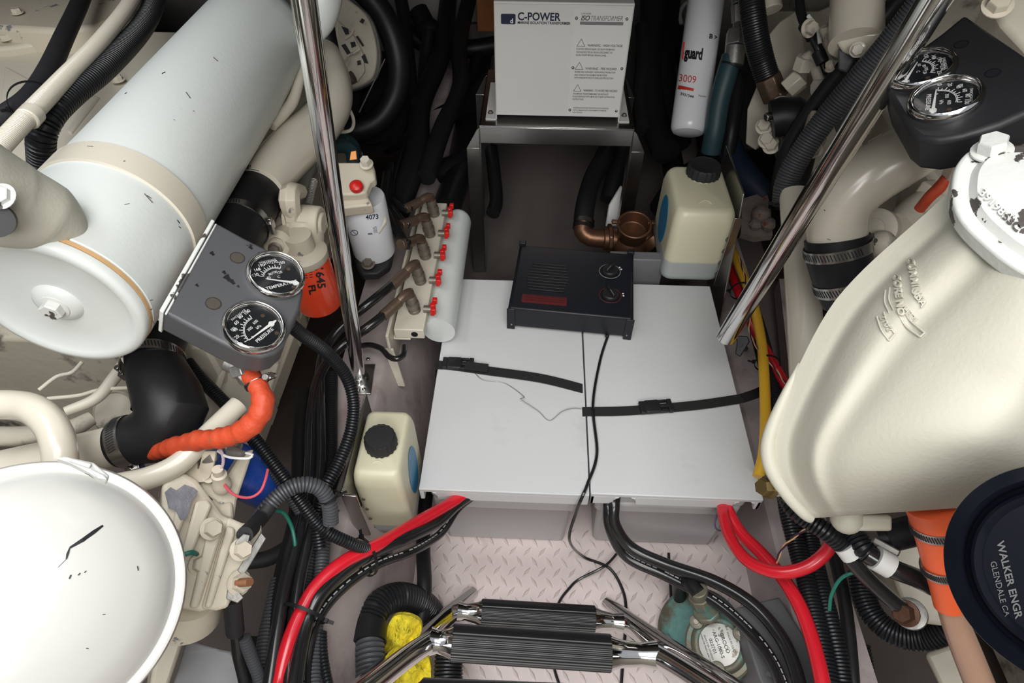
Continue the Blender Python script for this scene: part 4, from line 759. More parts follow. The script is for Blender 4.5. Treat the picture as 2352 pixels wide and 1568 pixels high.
def station(s):
    (ax_, ay_), (bx_, by_), ka, kb, bl = s
    A_ = P(ax_, ay_, ka); B_ = P(bx_, by_, kb); d = (B_ - A_); n = (CAM - (A_ + B_) / 2).normalized(); t_ = min(1, max(0, (ay_ - 425) / 600)); fc = .16 - .07 * t_; fv = .50 - .25 * t_; fe = .93 - .24 * t_
    PR = [(fc * .6, .05), (fc, .10), (fc + .06, .38), ((fc + .06 + fv) / 2, .62), (fv, .62), (fv + .10, .82), ((fv + .1 + fe) / 2, 1.0), (fe, .97), ((fe + 1) / 2, .55)]
    ctrl = [A_] + [A_.lerp(B_, f) + n * (b * max(bl) * 1.12) for f, b in PR] + [B_]
    fp, _ = catmull(ctrl, [1] * len(ctrl), 1e9)
    # uniform catmull with 7 points between controls
    o = []
    for i in range(len(ctrl) - 1):
        p0 = ctrl[max(i - 1, 0)]; p1 = ctrl[i]; p2 = ctrl[i + 1]; p3 = ctrl[min(i + 2, len(ctrl) - 1)]
        for q in range(4):
            t = q / 4; o.append(0.5 * ((2 * p1) + (p2 - p0) * t + (2 * p0 - 5 * p1 + 4 * p2 - p3) * t * t + (3 * p1 - p0 - 3 * p2 + p3) * t ** 3))
    o.append(ctrl[-1]); back = [ctrl[-1] - n * .10, (A_ + B_) / 2 - n * .14, A_ - n * .05, A_ - n * .012 + d.normalized() * .003]
    return o + back
def lerpst(a, b, t):
    f = lambda u, v: u * (1 - t) + v * t
    return ((f(a[0][0], b[0][0]), f(a[0][1], b[0][1])), (f(a[1][0], b[1][0]), f(a[1][1], b[1][1])), f(a[2], b[2]), f(a[3], b[3]), tuple(f(u, v) for u, v in zip(a[4], b[4])))
fine = []
for i in range(len(ST) - 1):
    for q in range(3): fine.append(station(lerpst(ST[i], ST[i + 1], q / 3)))
fine.append(station(ST[-1]))
# smooth stations lengthwise
for _ in range(2):
    fine = [fine[0]] + [[(fine[i - 1][j] + fine[i][j] * 2 + fine[i + 1][j]) / 4 for j in range(len(fine[0]))] for i in range(1, len(fine) - 1)] + [fine[-1]]
body = mk('body', rings(fine), castw, tc_, ang=70)
rim_pts = [P(x, y, k) for x, y, k in ((1838, 835, .768), (1800, 915, .770), (1772, 985, .775), (1764, 1035, .778), (1776, 1085, .778), (1812, 1140, .778), (1848, 1180, .778), (1862, 1190, .78))]
mk('rim', [sweep(rim_pts, [.003, .006, .008, .009, .009, .008, .007, .006], 16)], castw, tc_)
mk('lug', [slab([(1745, 1108), (1775, 1096), (1800, 1128), (1830, 1170), (1850, 1165), (1868, 1188), (1846, 1192), (1832, 1182), (1800, 1140), (1768, 1140), (1744, 1128)], P(1800, 1130, .80), tow(1800, 1130), .02)], castw, tc_, bevel=.003)
mk('brass_bolt', hexbolt(P(1768, 1118, .79), (tow(1768, 1118) + RX * -1.2), .011, .014), brass, tc_)
mk('underside_lug', [sphere(P(1945, 1190, .80), .020, 16), box(P(1990, 1195, .80), (.05, .02, .03), (RX, DY, -FW))], castw, tc_, bevel=.004)
S = surf(body)
g = [stext(S, 'USA', 2096, 668, -62, 24, thick=.003, bold=.02), stext(S, 'CUMMINS', 2088, 596, -80, 21, thick=.003, bold=.03), stext(S, 'CORE NO', 2056, 632, -84, 21, thick=.003, bold=.03), stext(S, '2102', 2022, 728, -62, 20, thick=.0018), stext(S, 'H321', 2072, 712, -48, 20, thick=.0018)]
def line(pts, w_, th=.0030): return sweep([hit(S, x, y, th * .4) for x, y in pts], w_ * 1.6, 6)
g += [line([(2071, 706), (2090, 735), (2126, 765)], .0007), line([(2062, 716), (2080, 748), (2115, 774)], .0007), line([(2126, 765), (2115, 774)], .0007), line([(2071, 706), (2062, 716)], .0007),
      line([(2032, 718), (2040, 742), (2056, 766)], .0007), line([(2016, 728), (2026, 758), (2042, 782)], .0007), line([(2056, 766), (2042, 782)], .0007), line([(2046, 662), (2044, 690), (2054, 712)], .0007), line([(2036, 668), (2034, 695), (2044, 718)], .0007)]
mk('raised_casting_marks', g, castw, tc_, ang=40)
# round bolted cover at its upper end
cv_ = thing('round_cover', 'chipped white round cover with raised part number, right edge', 'cover', P(2340, 440, .60))
nC = (tow(2340, 440) * .75 + V(.10, .25, .65)).normalized(); pC = P(2352, 440, .60)
co = [(2188, 415), (2200, 372), (2240, 338), (2330, 330), (2450, 340), (2560, 450), (2560, 700), (2440, 668), (2330, 612), (2262, 560), (2212, 510), (2190, 465)]
def smoothpoly(pts, m=5):
    o = []; n = len(pts)
    for i in range(n):
        p0, p1, p2, p3 = [V(*pts[(i + j) % n]) for j in (-1, 0, 1, 2)]
        for q in range(m):
            t = q / m; v = 0.5 * ((2 * p1) + (p2 - p0) * t + (2 * p0 - 5 * p1 + 4 * p2 - p3) * t * t + (3 * p1 - p0 - 3 * p2 + p3) * t ** 3); o.append((v.x, v.y))
    return o
_V = V
def V(*a): return Vector(a) if len(a) == 3 else Vector((a[0], a[1], 0))
co = smoothpoly(co)
cl = mk('flange', [slab(co, pC, nC, .022)], chipw, cv_, bevel=.004, seg=3)
cx_, cy_ = 2410, 470
ins = [(x + (cx_ - x) * .17, y + (cy_ - y) * .17) for x, y in co]; ins2 = [(x + (cx_ - x) * .30, y + (cy_ - y) * .30) for x, y in co]
secs = [[onpl(x, y, pC, nC) for x, y in ins], [onpl(x, y, pC, nC) + nC * .006 for x, y in ins2]]
dm2 = mk('crown', rings([[p for p in secs[0]], [secs[0][i].lerp(secs[1][i], .5) + nC * .005 for i in range(len(co))], [p + nC * .003 for p in secs[1]], [secs[1][i].lerp(onpl(cx_, cy_, pC, nC), .4) + nC * .010 for i in range(len(co))]]), chipw, cv_, ang=40)
S2 = surf(cl, dm2)
mk('raised_part_number', [stext(S2, '3919853C', 2247, 447, -45, 27, thick=.0022, bold=.02, sx=1.1)], chipw, cv_, ang=40)
mk('flange_bolt', hexbolt(onpl(2276, 352, pC, nC) + nC * .002, (nC + RX * -.1 + DY * -.3), .0135, .013), chipw, cv_)
# ============================================================ ORANGE COUPLING AND COPPER PIPE
oc = thing('silicone_coupling', 'bright orange silicone reducer with two steel clamps', 'hose', P(2150, 1270, .8))
Q_ = [(2140, 1150, .74, 118), (2150, 1190, .75, 108), (2158, 1240, .76, 96), (2165, 1290, .77, 84), (2175, 1340, .78, 74), (2182, 1390, .79, 66)]
mk('tube', [sweep(px(Q_), pw(Q_), 40)], oring, oc)
ckmp('clamp', 2152, 1204, .753, 8, 46, .01, 53, oc, .013, RX)
ckmp('clamp', 2165, 1300, .772, 8, 46, .01, 42.5, oc, .013, RX)
hose('copper_coloured_pipe', 'copper pink pipe dropping from the orange reducer past the black disc', [(2180, 1375, .79, 58), (2195, 1430, .80, 58), (2222, 1500, .81, 62), (2262, 1600, .82, 64)], tan, 'pipe', n=28)
# ============================================================ BLACK DISC (air separator end)
kb_ = .47; cB = P(2462, 1318, kb_); nB_ = (tow(2380, 1330) + RX * -.30 + V(0, .0, .05)).normalized(); RB = .083
bd_ = thing('black_disc', 'glossy black moulded disc with embossed lettering, lower right corner', 'air filter', cB - nB_ * .05)
disc = mk('housing', [lathe(cB, nB_, [(RB * .97, -.09), (RB, -.085), (RB, -.004), (RB * .985, 0), (RB * .86, .002), (RB * .835, -.001), (RB * .82, -.008), (RB * .79, -.010), (RB * .765, -.006), (RB * .75, .002), (RB * .72, .0035), (RB * .69, .001), (RB * .66, -.002), (RB * .3, -.002), (0, -.002)], 96)], glossb, bd_, ang=40)
S3 = surf(disc)
mk('lettering', [stext(S3, 'WALKER ENGR', 2290, 1245, -76, 24, thick=.0008, bold=.02, sx=1.1), stext(S3, 'GLENDALE CA', 2275, 1290, -76, 20, thick=.0006, sx=1.0)], mat('worn_black_lettering', (.10, .10, .10), .5), bd_, ang=40)
# ============================================================ LOWER RIGHT: cables, lugs, starter
st_ = thing('starter_motor', 'dark starter body with rusty terminal nut under the tapered casting', 'starter', P(2090, 1350, .95))
mk('body', [cyl(P(2060, 1250, 1.02), P(2180, 1440, .98), .055, n=36)], creamdirty, st_, bevel=.004)
mk('flange', [slab([(2080, 1180), (2145, 1190), (2190, 1330), (2190, 1440), (2120, 1432), (2070, 1380), (2040, 1300)], P(2110, 1330, .93), tow(2110, 1330), .03)], cream, st_, bevel=.006)
mk('terminal', [hexbolt(P(2082, 1408, .86), tow(2082, 1408) + RX * -.5, .013, .016)], mat('rusty_nut', (.10, .045, .025), .45, .5, bump=.5, bs=60, var=.4), st_)
mk('washer', [bcyl(P(2092, 1410, .875), P(2090, 1408, .868), .021, .001)], galv, st_)
mk('connector', [cyl(P(2050, 1230, .88), P(2110, 1215, .86), .021, n=24), cyl(P(2020, 1235, .89), P(2060, 1228, .88), .014, n=18)], blackp, st_)
mk('clip', [box(P(2035, 1255, .87), (.035, .010, .010), (imgdir(2035, 1255, 1, .55), imgdir(2035, 1255, -.55, 1), tow(2035, 1255)))], galv, st_, bevel=.002)
def cable_lug(name, label, pts, w_, tape, m=cabk):
    t = thing(name, label, 'cable', P(*pts[0]))
    mk('cable', [sweep(px(pts), w_ / 2 * pts[0][2] / F0, 16)], m, t)
    a, b = tape; mk('tape', [sweep([P(*a), P(*b)], w_ / 2 * a[2] / F0 * 1.32, 16)], whitep, t); return t
cable_lug('battery_cable', 'black cable with white tape band ending at the rusty terminal nut', [(1925, 1240, .86), (1960, 1290, .86), (2000, 1335, .86), (2055, 1385, .86), (2070, 1395, .86)], 36, ((1938, 1252, .858), (1956, 1276, .858)))
cable_lug('battery_cable', 'black cable with longer white tape crossing towards the orange reducer', [(1990, 1270, .84), (2050, 1305, .83), (2100, 1325, .83), (2150, 1350, .84)], 44, ((2010, 1280, .835), (2045, 1300, .832)))
hose('corrugated_hose', 'black corrugated loom under the casting, ending at the first white tape', [(1800, 1130, .90, 40), (1825, 1170, .88, 44), (1860, 1195, .87, 46), (1900, 1222, .86, 44), (1940, 1258, .86, 40)], loom, n=18, rib=(.0052, .0022))
hose('corrugated_hose', 'black corrugated loom leading to the second white tape', [(1925, 1190, .88, 50), (1960, 1225, .86, 52), (1985, 1262, .845, 50), (2010, 1280, .84, 44)], loom, n=18, rib=(.0052, .0022))
hose('corrugated_hose', 'black corrugated hose curving along under the starter to the copper pipe', [(1975, 1310, 1.02), (1985, 1370, 1.0), (2010, 1420, .98), (2055, 1455, .96), (2120, 1465, .94), (2180, 1445, .92), (2230, 1420, .91)], loom, w_=52, n=20, rib=(.0050, .0022))
hose('green_wire', 'green wire arching beside the black hoses, lower right', [(1905, 1400, .95), (1910, 1365, .94), (1930, 1330, .93), (1960, 1316, .92), (1995, 1330, .92)], green, 'wire', w_=8, n=8)
mk('rail_bracket', [slab([(2120, 1500), (2180, 1480), (2240, 1500), (2260, 1560), (2260, 1620), (2180, 1620)], P(2190, 1540, 1.05), tow(2190, 1540), .06)], creamdirty, er, bevel=.008)
# ============================================================ FILTERS ON THE LEFT
cT = P(697, 588, 1.13)
of = thing('oil_filter', 'orange-red spin-on oil filter under a cream head with elbow fitting', 'filter', cT - V(0, 0, .14))
dn = V(.05, -.02, -1).normalized()
can = mk('canister', [lathe(cT, dn, [(.034, -.004), (.0415, 0), (.0425, .003), (.0425, .108), (.040, .116), (.034, .119), (0, .119)], 48)], filt, of)
S = surf(can)
mk('lettering', [stext(S, '1645', 723, 612, -82, 26, bold=.03), stext(S, '|||||', 700, 612, -82, 22), stext(S, 'FL', 708, 655, -80, 22, bold=.04)], ink, of, smooth=False)
hd = of
mk('cap', [lathe(cT + V(0, 0, -.002), (0, 0, 1), [(.042, -.004), (.044, 0), (.044, .012), (.038, .018), (.026, .022), (.024, .05), (.012, .052)], 40)], creamold, hd)
a_ = P(640, 552, 1.12); mk('plug_boss', [lathe(P(668, 540, 1.16), P(632, 565, 1.08) - P(668, 540, 1.16), [(.026, 0), (.026, .075), (.022, .080), (.014, .080), (.013, .074), (0, .074)], 32)], creamold, hd)
mk('plug', [hexbolt(P(632, 572, 1.085), P(632, 565, 1.08) - P(668, 540, 1.16), .009, .008)], zinc, hd)
mk('body', [slab([(595, 535), (640, 492), (665, 498), (700, 560), (660, 590), (610, 560)], P(640, 535, 1.16), tow(640, 535), .06), cyl(P(668, 505, 1.14), P(738, 512, 1.14), .030, n=28), cyl(P(735, 512, 1.14), P(745, 513, 1.14), .020, n=24), cyl(P(700, 510, 1.14), P(700, 590, 1.15), .034, n=28)], creamold, hd, bevel=.003)
mk('elbow', [cyl(P(672, 503, 1.12), P(668, 470, 1.10), .016, n=6), sweep([P(670, 485, 1.11), P(664, 460, 1.09), P(668, 442, 1.10), P(690, 440, 1.14)], [.017, .019, .018, .014], 8), cyl(P(655, 500, 1.13), P(700, 502, 1.13), .021, n=8)], creamold, hd, bevel=.002)
mk('spring', [sweep([P(708, 470, 1.16), P(715, 440, 1.18), P(722, 415, 1.2)], .007, 12, rib=(.004, .0018))], galv, hd)
# white fuel filter
fT = P(836, 470, 1.30)
ff = thing('fuel_filter', 'white spin-on fuel filter marked 4073 under a cream head with red knob', 'filter', fT - V(0, 0, .15))
can = mk('canister', [lathe(fT, (.02, 0, -1), [(.044, -.018), (.046, -.014), (.046, .118), (.044, .124), (.036, .127), (0, .127)], 48)], whitef, ff)
S = surf(can)
mk('lettering', [stext(S, '4073', 840, 504, 4, 15, bold=.02), stext(S, '||||||', 858, 520, -80, 10)] + [chip(S, [(845, 536), (855, 535)], 9)], inkn, ff, smooth=False)
mk('pictogram', [sweep([hit(S, 814 + 8 * math.cos(a), 534 + 6 * math.sin(a), .0006) for a in [2 * PI * i / 16 for i in range(17)]], .0006, 6), sweep([hit(S, 809, 529, .0006), hit(S, 820, 539, .0006)], .0006, 6)], inkn, ff, smooth=False)
fh = ff
pfh = P(815, 425, 1.22)
mk('plate', [slab([(770, 372), (838, 372), (858, 378), (862, 410), (850, 418), (840, 442), (822, 446), (770, 448)], pfh, V(0, -.35, 1), .022), slab([(775, 448), (830, 442), (845, 450), (855, 470), (770, 480)], pfh - V(0, 0, .02), V(0, -.35, 1), .03), slab([(850, 460), (885, 478), (890, 510), (870, 540), (855, 500)], P(870, 500, 1.30), tow(870, 500), .03)], creamold, fh, bevel=.004)
mk('knob', [lathe(P(820, 432, 1.215), (0, -.35, 1), [(.0125, 0), (.0135, .004), (.0125, .010), (.008, .014), (0, .015)], 24)], red, fh)
mk('bolt', hexbolt(P(842, 378, 1.225), (0, -.35, 1), .010, .014), cream, fh)
mk('tag', [slab([(806, 348), (818, 346), (820, 366), (803, 368)], P(812, 357, 1.24), tow(812, 357), .004)], orangep, fh, bevel=.001)
mk('filter_bracket', [slab([(810, 560), (890, 540), (904, 575), (896, 612), (868, 632), (830, 634), (818, 610)], P(855, 600, 1.37), tow(855, 600) + V(0, 0, .8), .03)], blackp, label='black mounting bracket bolted under the white fuel filter', cat='bracket', bevel=.006)
mk('bolt', hexbolt(P(846, 606, 1.352), V(0, -.3, 1), .011, .008), zinc, label='weathered hex bolt in the black bracket under the white filter', cat='bolt')
# teal hose and amber behind the pole
hose('teal_hose', 'looped teal rubber hose behind the cream square filter head', [(700, 370, 1.32), (730, 350, 1.36), (780, 335, 1.42), (806, 345, 1.45), (812, 375, 1.47)], teal, w_=34)
hose('teal_hose', 'second teal hose arching above the looped one', [(770, 325, 1.50), (795, 318, 1.52), (815, 335, 1.52), (820, 360, 1.5)], teal, w_=22)
# ============================================================ FUEL MANIFOLD
mz = .085; m0 = PZ(937, 757, mz); m1 = V(m0.x + .005, m0.y + .46, mz); 
mf = thing('fuel_manifold', 'cream valve manifold block with five red taps beside the batteries', 'manifold', V(m0.x, m0.y + .22, mz - .06))
mk('block', [bxx(m0.x - .030, m0.x + .032, m0.y, m0.y + .44, mz - .026, mz)], cream, mf, bevel=.002)
mk('port', [cyl((m0.x + .012, m0.y - .001, mz - .013), (m0.x + .012, m0.y + .002, mz - .013), .007)], ink, mf)
mk('bracket', [bxx(m0.x - .040, m0.x - .034, m0.y - .03, m0.y + .45, mz - .10, mz + .012), prism([V(m0.x - .05, m0.y - .03, mz - .03), V(m0.x - .03, m0.y - .03, mz - .03), V(m0.x - .012, m0.y - .055, mz - .12), V(m0.x - .028, m0.y - .055, mz - .12)], (0, .006, 0)), bxx(m0.x - .034, m0.x + .002, m0.y - .0, m0.y + .44, mz - .032, mz - .027)], cream, mf, bevel=.0015)
mk('guard', [sweep([V(m0.x + .056, m0.y + .04, mz - .045), V(m0.x + .058, m0.y + .42, mz - .045)], .034, 36, smooth=True), sphere((m0.x + .058, m0.y + .42, mz - .045), .034, 24)], white, mf)
vy = [.055, .145, .230, .310, .390]
gt = 'taps along the cream manifold'
valves = []
for i, y in enumerate(vy):
    b = V(m0.x + .006, m0.y + y, mz)
    fit_ = mk('fitting', [lathe(b, (-.12, 0, 1), [(.013, 0), (.013, .006), (.0115, .007), (.0115, .014), (.014, .015), (.014, .024), (.011, .025), (.011, .032), (.013, .033), (.012, .042), (.009, .044)], 20)], zinc, mf, ang=40)
    vb = b + V(.026, 0, .006)
    o = mk('tap_body', [cyl(vb - V(0.006, 0, 0), vb + V(.012, 0, 0), .008, n=16)], zinc, mf)
    mk('tap_handle', [box(vb + V(.014, -.002, .004), (.008, .030, .014)), box(vb + V(.017, -.014, .010), (.010, .010, .014)), box(vb + V(.016, .016, .010), (.010, .010, .012)), cyl(vb + V(.014, -.002, .010), vb + V(.014, -.002, .018), .006, n=12)], red, o, bevel=.0015)
    valves.append(b + V(-.005, 0, .044))
def fuelhose(i, label, pts, r=.0095):
    a = valves[i]; p1 = px(pts)
    t = thing('fuel_hose', label, 'hose', a)
    d = (p1[0] - a).normalized()
    mk('elbow', [sweep([a - V(0, 0, .006), a + V(0, 0, .008), a + d * .018 + V(0, 0, .010), a + d * .034 + V(0, 0, .004)], [.0095, .0105, .0100, .0095], 12)], brassb, t)
    mk('ferrule', [cyl(a + d * .030 + V(0, 0, .005), a + d * .075, .0115, n=18)], brassb, t, bevel=.001)
    mk('tube', [sweep([a + d * .055 + V(0, 0, .002)] + p1, r, 16)], cabk, t)
    return t
fuelhose(0, 'black fuel hose from the nearest tap passing behind the left rail foot', [(850, 748, 1.24), (790, 790, 1.24), (752, 830, 1.22), (728, 880, 1.18), (715, 960, 1.12), (712, 1060, 1.06), (700, 1180, .99), (660, 1320, .93), (640, 1430, .89), (615, 1600, .84)])
fuelhose(1, 'black fuel hose from the second tap running down beside the first', [(850, 695, 1.28), (790, 745, 1.28), (750, 795, 1.26), (735, 850, 1.21), (735, 940, 1.14), (735, 1060, 1.07), (722, 1180, 1.0), (690, 1320, .94), (675, 1430, .90), (660, 1600, .84)])
fuelhose(2, 'black hose from the middle tap running back into the dark', [(930, 560, 1.36), (905, 510, 1.42), (885, 460, 1.5), (890, 400, 1.6)], .0125)
fuelhose(3, 'black hose from the fourth tap with brown ferrule', [(930, 515, 1.42), (905, 485, 1.46), (892, 455, 1.52), (900, 380, 1.65)], .010)
fuelhose(4, 'black hose from the farthest tap running back into the dark', [(935, 478, 1.48), (910, 465, 1.5), (900, 430, 1.58), (930, 330, 1.8)], .010)
hose('ground_cable', 'short black cable looping from the left rail foot to the manifold bracket', [(826, 795, 1.30), (850, 792, 1.28), (875, 800, 1.265), (893, 818, 1.25), (910, 824, 1.24), (926, 815, 1.25), (929, 795, 1.27)], cabk, 'cable', w_=13, n=12)
# ============================================================ JUGS
def jug(label, x0, x1, y0, y1, z0, z1, capR, side, cap, level, tilt=0, labelc=None):
    t = thing('coolant_bottle', label, 'bottle', ((x0 + x1) / 2, (y0 + y1) / 2, z0))
    w_, d_ = x1 - x0, y1 - y0; cx_, cy_ = (x0 + x1) / 2, (y0 + y1) / 2; secs = []
    H = z1 - z0
    def ring(z, sx, sy, r, oy=0.0):
        o = []
        for qx, qy, a0 in ((1, 1, 0), (-1, 1, 90), (-1, -1, 180), (1, -1, 270)):
            for i in range(7):
                a = math.radians(a0 + 15 * i); o.append(V(cx_ + qx * (w_ / 2 * sx - r) + r * math.cos(a), cy_ + oy + qy * (d_ / 2 * sy - r) + r * math.sin(a), z))
        return o
    rr = w_ * .16
    for f, sx, sy, r in ((0, .80, .82, rr), (.015, .90, .90, rr), (.06, .98, .98, rr), (.12, 1, 1, rr), (.55, 1, 1, rr), (.82, 1, 1, rr), (.86, .985, .99, rr), (.93, .95, .96, rr), (.97, .90, .92, rr), (.99, .84, .87, rr * .8), (1.0, .74, .78, rr * .6)):
        secs.append(ring(z0 + H * f, sx, sy, r))
    m = jugmat('bottle_plastic_' + ('a' if side < 0 else 'b'), level)
    body = mk('body', [rings(secs)], m, t, origin=(cx_, cy_, 0), ang=60)
    c = V(cap[0], cap[1], z1)
    mk('neck', [cyl(c - V(0, 0, .006), c + V(0, 0, .006), capR * .88, n=32)], m, t, origin=(cx_, cy_, 0))
    secs = []
    n = 72
    for h, k_ in ((.004, 1.0), (.024, .97), (.027, .93), (.028, .88), (.0265, .84), (.027, 0.02)):
        secs.append([c + V(math.cos(2 * PI * j / n), math.sin(2 * PI * j / n), 0) * (capR * k_ * (1 if (j % 4 < 2 or k_ < .9) else .955)) + V(0, 0, h) for j in range(n)])
    mk('screw_cap', [rings(secs)], rubd, t, ang=50)
    mk('moulding_mark', [torus(V(cx_ + .0, y0 + d_ * .16, z1 - H * .012), (0, -.35, 1), w_ * .11, .0012, 24, 6)], m, t, origin=(cx_, cy_, 0))
    # flange with studs along the bracket side
    xf = x0 if side < 0 else x1
    for i in range(4):
        yy = y0 + .006; zz = z0 + H * (.15 + .17 * i)
        mk('stud', [lathe(V(xf - side * .012, yy, zz), (0, -1, 0), [(.007, 0), (.006, .004), (.003, .005), (.003, .008)], 14)], zinc, t)
    mk('side_label', [[(V(xx, cy_ + math.cos(a) * d_ * .26, z0 + H * .56 + math.sin(a) * H * .30)) for a in [2 * PI * i / 28 for i in range(28)]] and prism([V((x1 + .0006) if side < 0 else (x0 - .0006), cy_ + math.cos(a) * d_ * .22, z0 + H * .56 + math.sin(a) * H * .30) for a in [2 * PI * i / 28 for i in range(28)]], (.0005 * (1 if side < 0 else -1), 0, 0)) for xx in (0,)], inkb, t)
    return t
cz = .12; c_ = PZ(873, 1008, cz + .02)
jl = jug('cream plastic bottle with ridged black cap, near left of the battery lids', -.404, -.320, -.053, .089, -.088, cz, .0275, -1, (c_.x, c_.y), -.045)
mk('plate', [prism([V(-.409, -.085, .13), V(-.409, .11, .13), V(-.409, .11, -.06), V(-.409, -.03, -.12), V(-.409, -.085, .06)], (.004, 0, 0)), bxx(-.409, -.385, -.087, -.083, -.02, .12)], steel, label='grey steel mounting plate behind the near left plastic bottle', cat='plate', bevel=.001)
c_ = PZ(1618, 385, .225)
jr = jug('cream plastic bottle with smooth black cap at the far right lid corner', .190, .328, .566, .765, .004, .205, .039, 1, (c_.x, c_.y), .070)
mk('plate', [prism([V(.332, .49, -.06), V(.332, .60, .235), V(.332, .80, .235), V(.332, .80, .0), V(.332, .56, -.10)], (.004, 0, 0)), bxx(.316, .334, .560, .563, .0, .20)], steel, label='grey steel mounting plate holding the far right plastic bottle', cat='plate', bevel=.001)
# ============================================================ BRONZE VALVE AND HOSES UNDER THE STAND
bv = thing('sea_strainer', 'brown bronze valve body with open collar below the stand', 'valve', P(1450, 590, 1.7))
mk('body', [cyl(P(1385, 548, 1.66), P(1530, 552, 1.66), .030, n=28), sphere(P(1445, 560, 1.66), .047, 24), cyl(P(1395, 548, 1.66), P(1405, 548, 1.66), .040, n=8), cyl(P(1500, 540, 1.66), P(1515, 562, 1.66), .046, n=24)], bronze, bv, bevel=.003)
cc = P(1450, 545, 1.62)
mk('collar', [lathe(cc, V(0, -.25, 1), [(.030, 0), (.038, .010), (.041, .045), (.044, .050), (.044, .054), (.038, .054), (.035, .020), (0, .018)], 32), box(cc + V(.045, .0, .048), (.022, .012, .008)), box(cc + V(-.045, .0, .048), (.022, .012, .008))], bronze, bv, bevel=.002)
mk('elbow', [sweep([P(1385, 548, 1.66), P(1355, 545, 1.66), P(1338, 530, 1.66), P(1340, 510, 1.66)], .0235, 24)], bronze, bv)
oo = hose('black_hose', 'black hose rising from the bronze elbow behind the stand', [(1338, 525, 1.66), (1345, 470, 1.68), (1362, 410, 1.74), (1392, 350, 1.82), (1420, 280, 1.95), (1430, 220, 2.1)], rub, w_=46, n=24)
mk('clamp_band', [ringband(P(1341, 512, 1.66), P(1345, 470, 1.68) - P(1338, 525, 1.66), .0275, .012)], steel, oo)
mk('black_hose', [sweep(px([(1400, 460, 1.9), (1420, 380, 1.92), (1445, 320, 1.95)]), .03, 20)], rub, label='second black hose standing behind the stand leg', cat='hose')
mk('plastic_sheet', [slab([(1390, 520), (1398, 470), (1425, 425), (1432, 430), (1425, 520)], P(1410, 480, 1.85), tow(1410, 480), .02)], whitep, label='pale plastic shard standing behind the bronze valve', cat='plastic piece', bevel=.004)
mk('cross_beam', [bxx(.07, .20, .60, .63, -.16, .045)], mat('grey_beam_paint', (.16, .16, .17), .5), label='grey crossbeam behind the far right lid corner', cat='beam', bevel=.003)
# ============================================================ LADDER
ld = thing('boarding_ladder', 'chrome ladder with ribbed black treads in the foreground', 'ladder', P(1240, 1372, 1.28))
def rail(pts): return sweep([P(*p) for p in pts], .0127, 28)
fl = PZ(1085, 1360, FZ + .002); frr = PZ(1395, 1385, FZ + .002)
mk('rail', [sweep([fl, P(960, 1462, 1.11), P(860, 1545, .98), P(700, 1690, .82)], .0125, 28)], chrome, ld)
mk('rail', [sweep([frr, P(1520, 1470, 1.11), P(1640, 1545, .98), P(1850, 1690, .82)], .0125, 28)], chrome, ld)
def tread_(aL, aR, gL, gR, k, R, rpx):
    A_, B_, a_, b_ = P(*aL, k), P(*aR, k), P(*gL, k), P(*gR, k); ax_ = (b_ - a_).normalized()
    n = 128; u, v, w0 = frame(ax_, tow((gL[0] + gR[0]) / 2, gL[1])); secs = []
    L = (b_ - a_).length
    for h, q in ((0, .90), (.002, 1), (L - .002, 1), (L, .90)):
        ring = []
        for j in range(n):
            a = 2 * PI * j / n; rr = R * q * (1.0 if (j % 4 < 2 or v.z * math.sin(a) > .55 * abs(v.z)) else .955)
            ring.append(a_ + w0 * h + u * (rr * .80 * math.cos(a)) + v * (rr * 1.0 * math.sin(a)))
        secs.append(ring)
    o = mk('tread', [rings(secs)], treadm, ld, ang=25)
    mk('tread_end', [sweep([A_, A_.lerp(a_, .35), A_.lerp(a_, .8), a_ + ax_ * .002], [.0168, .0138, R * .74, R * .94], 28)], chrome, o)
    mk('tread_end', [sweep([B_, B_.lerp(b_, .35), B_.lerp(b_, .8), b_ - ax_ * .002], [.0168, .0138, R * .74, R * .94], 28)], chrome, o)
    return A_, B_
A_, B_ = tread_((1052, 1403), (1430, 1430), (1104, 1408), (1368, 1424), 1.07, .0235, 31)
mk('side_tube', [sweep([A_ + V(.0015, 0, 0), A_, P(1022, 1428, 1.09), P(980, 1470, 1.10)], .0125, 24)], chrome, ld)
mk('side_tube', [sweep([B_ - V(.0015, 0, 0), B_, P(1462, 1455, 1.09), P(1520, 1505, 1.10)], .0125, 24)], chrome, ld)
A_, B_ = tread_((990, 1472), (1508, 1504), (1036, 1475), (1405, 1500), .78, .0220, 38)
mk('side_tube', [sweep([A_ + V(.0015, 0, 0), A_, P(930, 1512, .74), P(820, 1600, .66)], .0125, 24)], chrome, ld)
mk('side_tube', [sweep([B_ - V(.0015, 0, 0), B_, P(1570, 1540, .74), P(1700, 1625, .66)], .0125, 24)], chrome, ld)
tread_((905, 1622), (1640, 1650), (962, 1620), (1560, 1644), .50, .0200, 38)
